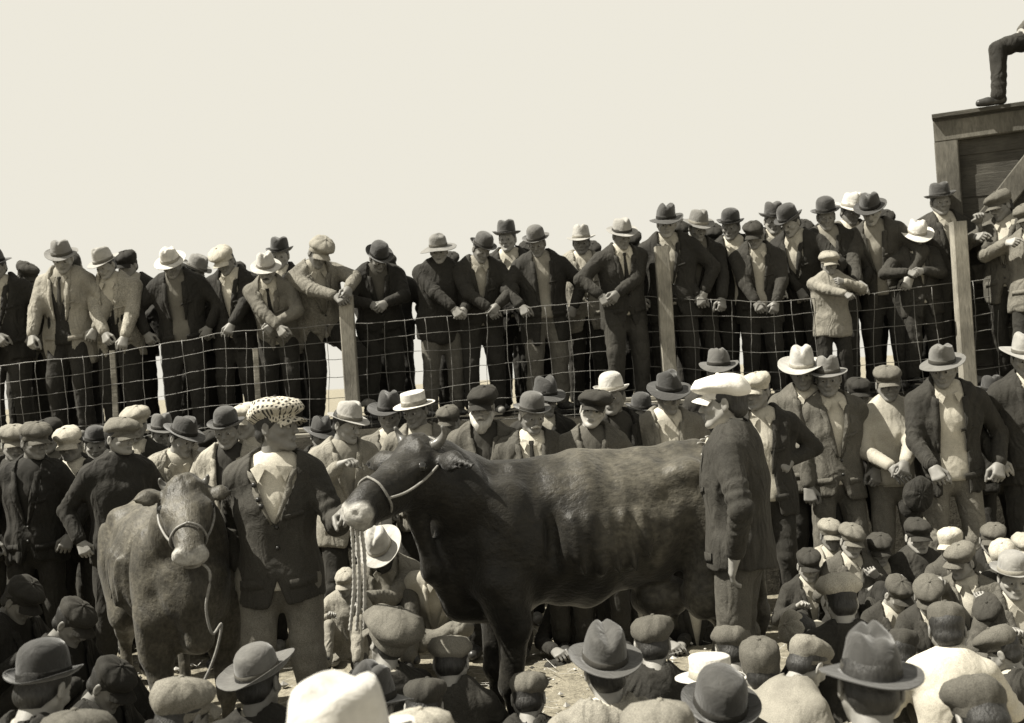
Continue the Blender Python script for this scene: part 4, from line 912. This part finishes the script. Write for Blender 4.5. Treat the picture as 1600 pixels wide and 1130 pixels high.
place('broad man in a light fedora with dark crown and necktie, hands clasped on the wire', 970, 341, 174, hat='fedora', hatv=.36, band=.08, coat=.075, shirt=.72, tie=.05, hands=H2(938, 472, 960, 466, 177), hp=26, hyaw=-.25, lean=.14, wide=1.1, trou=.09, hem=-.2, **B)
place('man in a dark dented hat standing right behind the second fence post', 1040, 324, 170, hat='slouch', hatv=.07, coat=.06, shirt=.5, hands=(None, None), hp=18, yaw=.1, **B)
place('man in a grey fedora with a light brim, both fists gripping the wire', 1089, 330, 168, hat='fedora', hatv=.22, band=.3, coat=.055, shirt=.2, hands=H2(1100, 482, 1130, 484), hp=25, lean=.12, skin=SKIND, **B)
place('man in a black bowler with a bright white shirt front in the fence row', 1140, 328, 165, hat='derby', hatv=.05, coat=.05, shirt=.8, hp=15, hyaw=-.3, open_=.04, **B)
place('dark capped man with a light shirt front and both hands on the wire', 1178, 347, 169, hat='flatcap', hatv=.08, coat=.08, shirt=.55, open_=.04, hands=H2(1186, 482, 1212, 482), hp=22, lean=.12, skin=SKIND, **B)
place('man in a dark hat half hidden behind a bowler at centre right', 1207, 320, 160, hat='homburg', hatv=.08, coat=.08, hp=15, hyaw=-.2, **B)
place('man in a dark bowler bending to his left in a dark coat', 1233, 321, 167, hat='derby', hatv=.06, coat=.06, hp=30, hyaw=-.5, yaw=-.4, lean=.22, hands=((1215, 470, 171), None), **B)
place('man in a dark bowler with a sunlit nose right of centre on the fence', 1289, 311, 167, hat='derby', hatv=.07, coat=.07, shirt=.3, hp=18, **B)
place('man in a white hat with a raised pale scarf behind the dark fedora', 1328, 307, 163, hat='slouch', hatv=.66, coat=.14, shirt=.75, open_=.07, hp=20, hyaw=-.3, **B)
place('man in a dark fedora and grey coat bent to the left', 1359, 304, 169, hat='fedora', hatv=.06, coat=.11, shirt=.3, hp=32, hyaw=-.3, yaw=-.2, lean=.22, hands=((1342, 460, 173), None), open_=.03, wide=1.05, **B)
place('small boy in a light cap and grey jumper, arm bent up to his face', 1295, 396, 172, zb=1.62, k=.74, head='boy', hat='cap', hatv=.36, coat=.30, pullover=True, hp=10, hands=((1330, 462, 178), (1318, 440, 176)), elbow=((-1, -.3, -.6), (1, -.3, -.6)), group=FG, res=.02)
place('boy in a white hat and dark jacket clinging to the wire', 1430, 345, 170, zb=1.56, kr=(.8, 1), head='boy', hat='slouch', hatv=.7, coat=.08, hands=((1422, 430, 174), (1440, 428, 173)), hp=30, group=FG, res=.02)
place('man in a dark hat reaching one bare forearm out beside the shed', 1468, 289, 167, hat='homburg', hatv=.07, coat=.09, hands=(None, (1535, 345, 172)), hp=10, sleeve=.3, elbow=(None, (.2, .2, -.6)), **B)
place('man in a grey cap with a sunlit cheek in front of the shed', 1562, 300, 172, hat='cap', hatv=.18, coat=.13, hp=18, hyaw=-.6, yaw=-.5, hands=((1520, 372, 174), None), **B)
place('man at the right edge in a grey jacket in front of the shed', 1606, 318, 176, hat='cap', hatv=.2, coat=.24, hp=18, hyaw=-.6, yaw=-.8, hands=((1570, 380, 178), None), **B)
# --- man perched on the shed roof
pr = at(1648, 122, 170); person('man in dark trousers perched with bent knees on top of the shed', (pr.x, pr.y, sz+.04), yaw=rd(-80), legs='bench', seat=.50, k=1.05, shoe=SHOEM, hat='cap', coat=.12, trou=.06, hands=((-.16, -.22, .60), (.16, -.12, .58)), feet=((-.14, -.46, .09), (.16, -.06, .09)), hp=20, lean=-.2)
bk = empty('roof_block', (pr.x+.10, pr.y, sz+.04)); tag(bk, 'low board box the perched man sits on', 'box'); board('plank', (-.2, 0, .25), (.35, 0, .25), .5, .5, WOODD, bk)
# --- standing crowd behind the cattle
M = dict(zb=0., group=MG, res=.0165, kr=(.9, 1.08))
place('man in a dark cap with a pale collar at the left edge behind the cattle', 20, 664, 222, hat='cap', hatv=.3, coat=.06, shirt=.08, hp=10, hyaw=.6, **M)
place('man in a grey long peaked cap beside the left edge', 52, 660, 228, hat='cap', hatv=.17, coat=.045, shirt=.05, hp=8, hyaw=.9, **M)
place('boy in a small white cap and white collar', 108, 667, 222, head='boy', hat='flatcap', hatv=.62, coat=.045, shirt=.8, hp=15, skin=SKIND, **M)
place('man in a pale panelled cap and bow tie standing behind the grey cap', 208, 636, 212, hat='cap', hatv=.45, coat=.05, shirt=.75, tie=.04, hp=6, hyaw=.1, skin=SKIND, **M)
place('youth in a grey cap and dark jumper with a sunlit cheek', 186, 653, 236, hat='cap', hatv=.24, coat=.055, pullover=True, head='boy', hp=5, hyaw=.6, yaw=.5, **M)
place('stooping figure in a dark hat and crumpled pale jacket above the fawn cow', 284, 650, 224, hat='fedora', hatv=.07, coat=.36, coatk='tweed', hp=25, hyaw=.5, yaw=.4, lean=.3, **M)
place('small dark capped head between the pale jacket and the bowler', 325, 672, 214, head='boy', hat='flatcap', hatv=.05, coat=.06, zb=0, kr=(.8, 1), group=MG, res=.02, hp=12)
place('man in a round dark bowler with an open pale jacket', 352, 635, 228, hat='derby', hatv=.08, coat=.42, open_=.06, shirt=.08, hp=15, **M)
place('man in a white cap mostly hidden behind the checked cap', 382, 632, 216, hat='flatcap', hatv=.7, coat=.05, hp=10, hyaw=-.5, **M)
place('man in a pale felt hat and light coat with a fist raised to his chin', 541, 628, 230, hat='fedora', hatv=.42, coat=.30, shirt=.3, hands=((538, 730, 240), None), hp=18, hyaw=.5, yaw=.4, elbow=((-.6, -.2, -1), None), **M)
place('man in a black wide brimmed hat behind the cow horns', 606, 614, 214, hat='cowboy', hatv=.05, coat=.2, hp=12, **M)
place('man in a light straw boater behind the cow horns', 647, 613, 220, hat='boater', hatv=.5, coat=.25, hp=14, hyaw=-.4, band=.3, **M)
place('old man with a full white beard and dark peaked cap', 750, 605, 232, head='old', hat='cap', hatv=.07, coat=.13, shirt=.10, beard='full', hp=10, hyaw=-.1, **M)
place('old man in a brown bowler with white collar and tie, head bowed', 829, 611, 236, head='old', hat='derby', hatv=.13, coat=.12, shirt=.82, vest=None, tie=.06, beard='moustache', hp=15, hyaw=.3, open_=.03, **M)
place('man in a soft dark slouch hat behind the brown bowler', 850, 594, 208, hat='slouch', hatv=.07, coat=.05, hp=12, hyaw=.6, **M)
place('young man in a tilted dark cap looking at the camera with wide lapels', 924, 607, 236, hat='bigcap', hatv=.08, coat=.15, coatk='wool', shirt=.14, hp=2, hyaw=-.1, hroll=.22, hatsc=.95, skin=SKINL, **M)
place('man in a light grey bowler and black coat looking over a shoulder', 954, 582, 226, hat='derby', hatv=.58, band=.5, coat=.045, shirt=.1, hp=8, hyaw=-.6, yaw=.3, collar=False, **M)
place('man in a dark hat and pale waistcoat at the cow\'s rump', 1043, 583, 226, hat='slouch', hatv=.06, coat=.28, open_=.05, shirt=.7, hp=20, hyaw=.3, **M)
place('man in a grey hat glimpsed above the big white cap', 1121, 548, 206, hat='slouch', hatv=.13, coat=.06, hp=12, zb=.12, group=MG, res=.02)
place('man in a light cap and pale shirt just right of the big white cap', 1180, 583, 226, hat='flatcap', hatv=.62, coat=.07, shirt=.62, open_=.05, hp=8, hyaw=-.5, yaw=-.2, hands=(None, (1236, 735, 228)), **M)
place('man in a pale wide brimmed hat with white shirt and open coat', 1252, 546, 212, hat='cowboy', hatv=.50, band=.4, coat=.16, shirt=.78, open_=.05, hp=18, hyaw=-.3, **M)
place('slim man in a grey fedora and grey three button suit with white shirt', 1292, 558, 214, hat='fedora', hatv=.24, coat=.16, shirt=.72, trou=.17, hp=12, hyaw=-.3, hands=((-.22, -.12, .78), None), **M)
place('man in a cap and pale work shirt holding a dark cap in front of him', 1386, 572, 213, hat='cap', hatv=.22, coat=.52, coatk='cotton', pullover=True, trou=.26, hands=((1400, 742, 222), (1412, 738, 224)), hp=8, hyaw=-.2, skin=SKIND, hem=-.05, hpose=('relax', 'grip'), **M)
place('tall man in a shapeless grey hat, dark open coat and breeches, hand at belt', 1471, 542, 222, hat='slouch', hatv=.20, coat=.07, open_=.085, shirt=.66, trou=.28, knick=True, hands=((1462, 745, 230), None), hp=18, hyaw=-.35, yaw=-.15, lean=.06, wide=1.08, **M)
place('man in a pale grey hat and light neckcloth at the right edge', 1600, 524, 220, hat='cowboy', hatv=.35, coat=.07, shirt=.6, open_=.05, hp=15, hyaw=-.3, **M)
hc_ = at(1428, 775, 226)
for nm, V, Fs in hat_geo('flatcap', 3):
    V = V @ rotx(1.3).T @ roty(.4).T*1.1
    if nm == 'main': held = mesh_obj('held_cap', V, Fs, cloth(.05, 'tweed')); fix_normals(held); held.location = hc_
    elif nm == 'visor': o = mesh_obj('visor', V, Fs, cloth(.05, 'tweed'), held); fix_normals(o)
tag(held, 'dark cap held in front of the pale work shirt', 'cap')
# --- the two handlers
h1 = place('cattle handler in a large black and white checked cap and button cardigan', 430, 620, 322, zb=0, hat='bigcap', hatm=cloth(.74, 'check'), coat=.10, coatk='knit', shirt=.76, trou=.26, hyaw=1.12, hp=0, yaw=.10, vb=.24, vsl=.46, lapm=cloth(.22, 'knit'), lapw=.62, wings=True, collar=False,
           hands=((378, 912, 318), (552, 812, 345)), hpose=('grip', 'fist'), elbow=((-.25, .7, -1), (.1, .6, -1)), res=.0115, kr=(.95, 1.05), wide=.94, tilt=-6, hatsc=.95, hem=-.13, skin=SKIND, fold=.6)
h2 = place('cattle handler in a big white cap and dark suit seen from behind at the rump', 1127, 583, 322, zb=0, hat='bigcap', hatv=.80, hatm=WHITE, coat=.085, shirt=.8, trou=.13, yaw=rd(-112), hp=4, hyaw=.1, hatsc=.93,
           hands=((1106, 695, 306), (1150, 892, 338)), hpose=('flat', 'relax'), elbow=(None, (1, .6, -.5)), fold=.45, res=.0115, kr=(.95, 1.06), wide=1.05, tilt=-5, hem=-.10, lap=True)
def over(root, name, pts_px, off, mat):   # flat cloth pieces of the first handler's open neck, laid just in front of his chest
    pass
# --- seated boys at the right
S_ = dict(group=BG, head='boy', res=.017, zb=None)
def boy(label, px, py, s, k=.74, legs='ground', **kw):
    d = dict(S_); d.update(kw); d.pop('zb')
    if isinstance(d.get('hat'), str) and 'k' not in d: pass
    return place(label, px, py, s, k=k, legs=legs, **d)
boy('boy in a peaked cap and pale jacket seated leftmost of the row at right', 1297, 815, 232, hat='flatcap', hatv=.30, coat=.45, coatk='cotton', hp=10)
boy('boy in a tilted grey cap seated second in the row with sunlit mouth', 1330, 823, 238, hat='cap', hatv=.24, coat=.14, hp=12, hroll=.12)
boy('boy in a dark cap and dark jumper leaning on one arm', 1433, 815, 236, k=.8, hat='flatcap', hatv=.08, coat=.10, pullover=True, hp=8, skin=SKINL, hands=((-.25, -.35, .35), (.1, -.5, .3)))
boy('boy in a bright peaked cap looking left', 1484, 827, 246, hat='panelcap', hatv=.62, coat=.12, hyaw=-.7, hp=8)
boy('boy in a grey cap with a hand to his mouth', 1500, 852, 262, hat='cap', hatv=.22, coat=.20, shirt=.7, hp=14, hyaw=-.6, yaw=-.5, hands=((1462, 905, 275), None), elbow=((-1, -.1, -1), None))
boy('boy in a dark cap behind the light grey hat', 1547, 822, 234, hat='flatcap', hatv=.16, coat=.06, hp=12, hyaw=-.3)
boy('boy in a pale cap bowed low behind the light grey hat', 1566, 846, 262, hat='panelcap', hatv=.56, coat=.09, hp=30, hyaw=-.6)
boy('boy in a light grey hat with a sunlit mouth at the right edge', 1581, 864, 292, k=.82, hat='derby', hatv=.34, band=.3, coat=.13, hp=10, hyaw=-.2)
boy('boy in a big pale cap seen from behind among the seated boys', 1312, 903, 322, k=.82, hat='bigcap', hatv=.55, coat=.07, yaw=rd(170), hp=22, hyaw=.1, skin=SKINL)
boy('person in pale rumpled clothes bent forward on the ground beside the big pale cap', 1248, 960, 300, k=.7, hat='flatcap', hatv=.45, coat=.5, coatk='cotton', pullover=True, lean=1.0, hp=60, yaw=rd(-60), trou=.5)
boy('boy in a dark jumper sitting with crossed legs amid the seated boys', 1400, 905, 255, k=.74, hat='flatcap', hatv=.12, coat=.09, legs='cross', hp=30, hyaw=.4, trou=.4)
boy('boy in dark clothes seated in front of the right edge', 1545, 935, 290, k=.72, hat='flatcap', hatv=.10, coat=.08, legs='cross', hp=35, hyaw=-.8, trou=.1)
boy('boy in a grey skullcap and bright white shirt seen from behind', 1477, 945, 352, k=.80, hat='panelcap', hatv=.15, coat=.80, coatk='cotton', pullover=True, yaw=rd(165), hp=18, trou=.2)
# --- seated behind and under the cow
place('man in a white hat and overalls seated on the ground under the cow\'s chin', 592, 822, 250, k=.92, legs='ground', hat='cowboy', hatv=.52, band=.4, coat=.26, shirt=.4, open_=.07, hp=42, hyaw=-.2, lean=.25, hands=((-.1, -.55, .30), (560, 940, 262)), trou=.15, group='people seated behind the cattle', beard='full', skin=SKIND)
place('boy in a pale jacket slumped asleep beside the cow\'s forelegs', 690, 862, 256, k=.82, legs='cross', head='boy', hat=None, coat=.52, coatk='cotton', hp=62, lean=.45, hyaw=.3, slean=.15, open_=.02, group='people seated behind the cattle', trou=.22)
place('small child in light clothes seated by the handler\'s legs', 537, 893, 262, k=.55, legs='ground', head='boy', hat='flatcap', hatv=.4, coat=.34, pullover=True, hp=20, group='people seated behind the cattle', trou=.3)
for px, py, s, c, t_, lb in ((905, 872, 232, .05, .06, 'leftmost of three dark clothed people seated behind the cow\'s belly'), (1000, 868, 230, .06, .05, 'middle of three dark clothed people seated behind the cow\'s belly'), (1078, 862, 232, .05, .07, 'rightmost of three dark clothed people seated behind the cow\'s belly')):
    place(lb, px, py, s, k=.92, legs='cross', hat='cap', hatv=.07, coat=c, trou=t_, hp=15, group='people seated behind the cattle', shoe=SHOEM, res=.02)
# --- foreground, seen from behind
def fore(label, px, py, s, head_h=None, **kw):
    d = dict(group=GG, res=.014, yaw=rd(180), hp=26, tilt=-20, legs='bench', lap=True); d.update(kw); k = d.pop('k', .98)
    if d['legs'] == 'bench':      # seat height follows from how high the head is
        P = at(px, py, s); d['seat'] = 0; need = P.z-HT.get(d.get('hat') or 'x', .125)*k-rig_head(k, d)[2]; d['seat'] = need/k
    return place(label, px, py, s, k=k, **d)
fore('man in a dark hat at the lower left, his head nearest that corner', 66, 1003, 455, hat='derby', hatv=.04, coat=.05, yaw=rd(165), handv=False)
fore('boy in a pale creased cap tipped forward in the lower left', 284, 1064, 470, hat='cap', hatv=0.28, coat=.05, yaw=rd(150), hp=25, head='boy', k=.9, hatsc=1.05, handv=False)
fore('man in a grey felt hat with an upturned brim left of the white hat', 402, 1005, 395, hat='wide', hatv=0.17, band=.12, coat=.05, yaw=rd(165), hp=14, hroll=.10, skin=SKIND, handv=False)
fore('boy in a large puffed grey cap left of the tweed caps', 602, 962, 350, hat='bigcap', hatv=0.21, coat=.07, yaw=rd(-150), hp=8, hroll=-.25, head='boy', k=.86, hatsc=1.25, legs='ground')
fore('boy in a pale panelled tweed cap facing the cow\'s forelegs', 703, 993, 345, hat='bigcap', hatv=0.25, coat=.09, yaw=rd(175), hp=28, head='boy', k=.84, legs='ground', hatsc=.86)
fore('man in a dark hat just behind the big white hat', 578, 1046, 440, hat='slouch', hatv=.07, coat=.05, yaw=rd(160), handv=False)
fore('person in a large plain white hat at the bottom of the view', 528, 1092, 780, hat='homburg', hatv=.66, band=.64, coat=0.30, yaw=rd(160), hatsc=1.2, handv=False, hp=20)
fore('boy in a round grey knitted cap in front of the cow\'s forefeet', 823, 1052, 350, hat='cap', hatv=.18, coat=.06, yaw=rd(180), head='boy', k=.8, legs='ground', hp=25, hatsc=.92)
fore('man in a dark brown fedora with a deep dent in its crown', 942, 980, 425, hat='fedora', hatv=.12, band=.09, coat=.30, coatk='wool', yaw=rd(185), hp=10, shirt=.7, handv=False)
fore('boy in a puckered grey cap right of the brown fedora', 1016, 968, 348, hat='cap', hatv=0.14, coat=.06, yaw=rd(182), head='boy', k=.84, legs='ground', hp=22)
fore('boy in a grey pleated cap in front of the white capped handler', 1140, 980, 330, hat='cap', hatv=0.17, coat=.12, yaw=rd(178), head='boy', k=.8, legs='ground', hp=28)
fore('boy in a smooth round grey cap and pale coat at lower centre right', 1186, 1004, 362, hat='panelcap', hatv=.16, coat=0.35, coatk='cotton', yaw=rd(172), head='boy', k=.84, legs='ground', hp=14, hatsc=1.05)
fore('man in a pale straw hat with the brim seen edge on behind the dark bowler', 1108, 1024, 400, hat='boater', hatv=0.39, coat=.1, yaw=rd(175), hp=28, band=.5, handv=False)
fore('man in a dark bowler in the middle of the bottom edge', 1120, 1046, 478, hat='derby', hatv=.09, coat=.06, yaw=rd(185), hp=8, hatsc=1.03, handv=False)
fore('man in a large dark dented hat at the lower right', 1354, 986, 590, hat='slouch', hatv=.075, band=.1, coat=.30, shirt=.7, yaw=rd(170), hp=22, hroll=-.10, hatsc=.94, handv=False)
fore('boy in a pale jacket hunched over beside the smooth grey cap', 1262, 1000, 370, hat='flatcap', hatv=0.29, coat=0.32, coatk='cotton', yaw=rd(120), head='boy', k=.8, legs='ground', hp=40, lean=.5)
fore('person in a grey cap cut off by the bottom edge below the brown fedora', 1018, 1098, 560, hat='cap', hatv=0.28, coat=.2, hp=20, handv=False)
fore('person in a pale cap cut off by the bottom edge right of the white hat', 640, 1112, 600, hat='cap', hatv=0.39, coat=.2, hp=20, handv=False)
fore('person in a dark cap cut off by the bottom edge at the left', 120, 1112, 560, hat='cap', hatv=.14, coat=.2, hp=20, handv=False)
fore('man in a grey coat at the bottom right corner', 1530, 1062, 500, hat='flatcap', hatv=.14, coat=.18, hp=45, lean=.35, handv=False, coatk='tweed')
fore('boy in a dark cap low between the tweed cap and the white hat', 660, 1062, 400, hat='flatcap', hatv=.10, coat=.22, hp=32, head='boy', k=.86, legs='ground', handv=False)
# --- dark clothed people seated at the left, in the shade of the crowd beyond the frame
for px, py, s, hv, lb in ((30, 905, 300, .06, 'dark figure seated leftmost in the shaded corner by the fawn cow'), (112, 938, 315, .08, 'dark figure seated in the shade just left of the fawn cow'), (170, 1030, 360, .05, 'dark figure seated low at the left in front of the fawn cow')):
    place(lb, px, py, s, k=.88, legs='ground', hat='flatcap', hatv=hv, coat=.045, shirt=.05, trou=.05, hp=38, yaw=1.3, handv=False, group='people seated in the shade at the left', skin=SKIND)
for i, (x, y) in enumerate(((-2.85, 4.5), (-3.05, 5.1), (-3.25, 5.7), (-3.6, 6.4), (-3.9, 7.2), (-2.55, 3.8), (-3.8, 5.3), (-4.35, 7.7), (-4.5, 8.3), (-4.1, 6.9))):
    person('spectator in dark clothes and a %s standing beyond the left edge, %s' % (('bowler', 'cap', 'fedora')[i % 3], ('fourth', 'fifth', 'sixth', 'seventh', 'eighth', 'nearest', 'farthest out', 'ninth', 'tenth', 'last')[i]), (x, y, 0), yaw=rd(70+i*7), hat=('derby', 'cap', 'fedora')[i % 3], coat=.06, trou=.06, group='spectators beyond the left edge', res=.03, handv=False)

# --- more of the crowd: heads packed between the others
ex = dict(group=MG, res=.021, zb=0., kr=(.85, 1.08), shirt=.2)
place('man in a dark cap with bowed head behind the small white cap', 78, 655, 200, hat='cap', hatv=.06, coat=.05, hp=18, hyaw=-.4, **ex)
place('dark bowler behind the small white cap, its wearer mostly hidden', 148, 662, 206, hat='derby', hatv=.06, coat=.05, hp=10, hyaw=.3, **ex)
place('man in a grey fedora behind the stooping pale jacket', 252, 646, 200, hat='fedora', hatv=.14, coat=.06, hp=14, hyaw=.5, **ex)
place('dark hatted man between the pale felt hat and the checked cap', 500, 650, 205, hat='slouch', hatv=.06, coat=.05, hp=16, hyaw=.4, **ex)
place('man in a grey cap between the boater and the white bearded man', 700, 634, 202, hat='flatcap', hatv=.15, coat=.06, hp=14, hyaw=-.3, **ex)
place('man in a dark derby behind the grey bowler man and the slouch hat', 1000, 612, 204, hat='derby', hatv=.06, coat=.05, hp=12, hyaw=.2, **ex)
place('man in a black coat and dark hat behind the tall man with breeches', 1548, 585, 200, hat='fedora', hatv=.06, coat=.05, trou=.05, hp=12, hyaw=-.2, wide=1.1, **ex)
place('man in a dark cap between the work shirt and the grey suit', 1340, 590, 200, hat='flatcap', hatv=.06, coat=.05, trou=.05, hp=12, **ex)
place('man in a dark coat filling the gap right of the white capped handler', 1232, 612, 208, hat='homburg', hatv=.08, coat=.05, trou=.05, hp=14, hyaw=-.4, **ex)
boy('boy in a dark cap between the two leftmost seated boys and the dark jumper', 1372, 838, 236, hat='flatcap', hatv=.10, coat=.07, hp=14, trou=.1)
boy('boy in a brown cap with pale trousers sitting in the middle of the seated boys', 1448, 905, 275, hat='cap', hatv=.16, coat=.09, legs='cross', hp=28, hyaw=-.3, trou=.4)
boy('boy in a grey cap low at the right under the light grey hat', 1560, 985, 330, hat='cap', hatv=.16, coat=.08, yaw=rd(-120), hp=20, trou=.1)
boy('boy in a dark cap seen from behind left of the bright white shirt', 1405, 990, 330, k=.8, hat='flatcap', hatv=.10, coat=.12, yaw=rd(160), hp=24, trou=.1)
boy('boy in a pale cap at the right edge behind the light grey hat', 1598, 838, 240, hat='flatcap', hatv=.4, coat=.07, hp=12)
boy('boy in a dark cap seated nearest the suited handler\'s legs', 1262, 862, 236, hat='flatcap', hatv=.08, coat=.08, hp=14, trou=.06)

for i, (px, py, who) in enumerate(((112, 398, 'pale coated man'), (282, 408, 'man in the white hat'), (372, 410, 'white capped man'), (452, 415, 'leaning man with folded arms'), (606, 396, 'bowler beside the first post'), (702, 394, 'floppy hatted man'),
        (822, 378, 'brown bowler in the long coat'), (925, 378, 'pale fedora with the scarf'), (985, 362, 'broad man with the necktie'), (1060, 346, 'dented hat at the second post'), (1112, 352, 'fists on the wire'), (1255, 345, 'bending bowler'), (1380, 330, 'bent dark fedora'), (1452, 350, 'white hatted boy'), (30, 432, 'pale grey jacket'), (640, 400, 'bowler and the floppy hat'))):
    if who == 'bowler and the floppy hat': continue
    place('man in dark clothes almost wholly hidden behind the '+who, px, py, 157, hat='flatcap', hatv=.06, coat=.05, trou=.05, shirt=.1, hp=30, wide=1.1, bulk=1.2, zb=ZB, group='people hidden in the second rank on the bank', res=.024, handv=False, eyes=False)
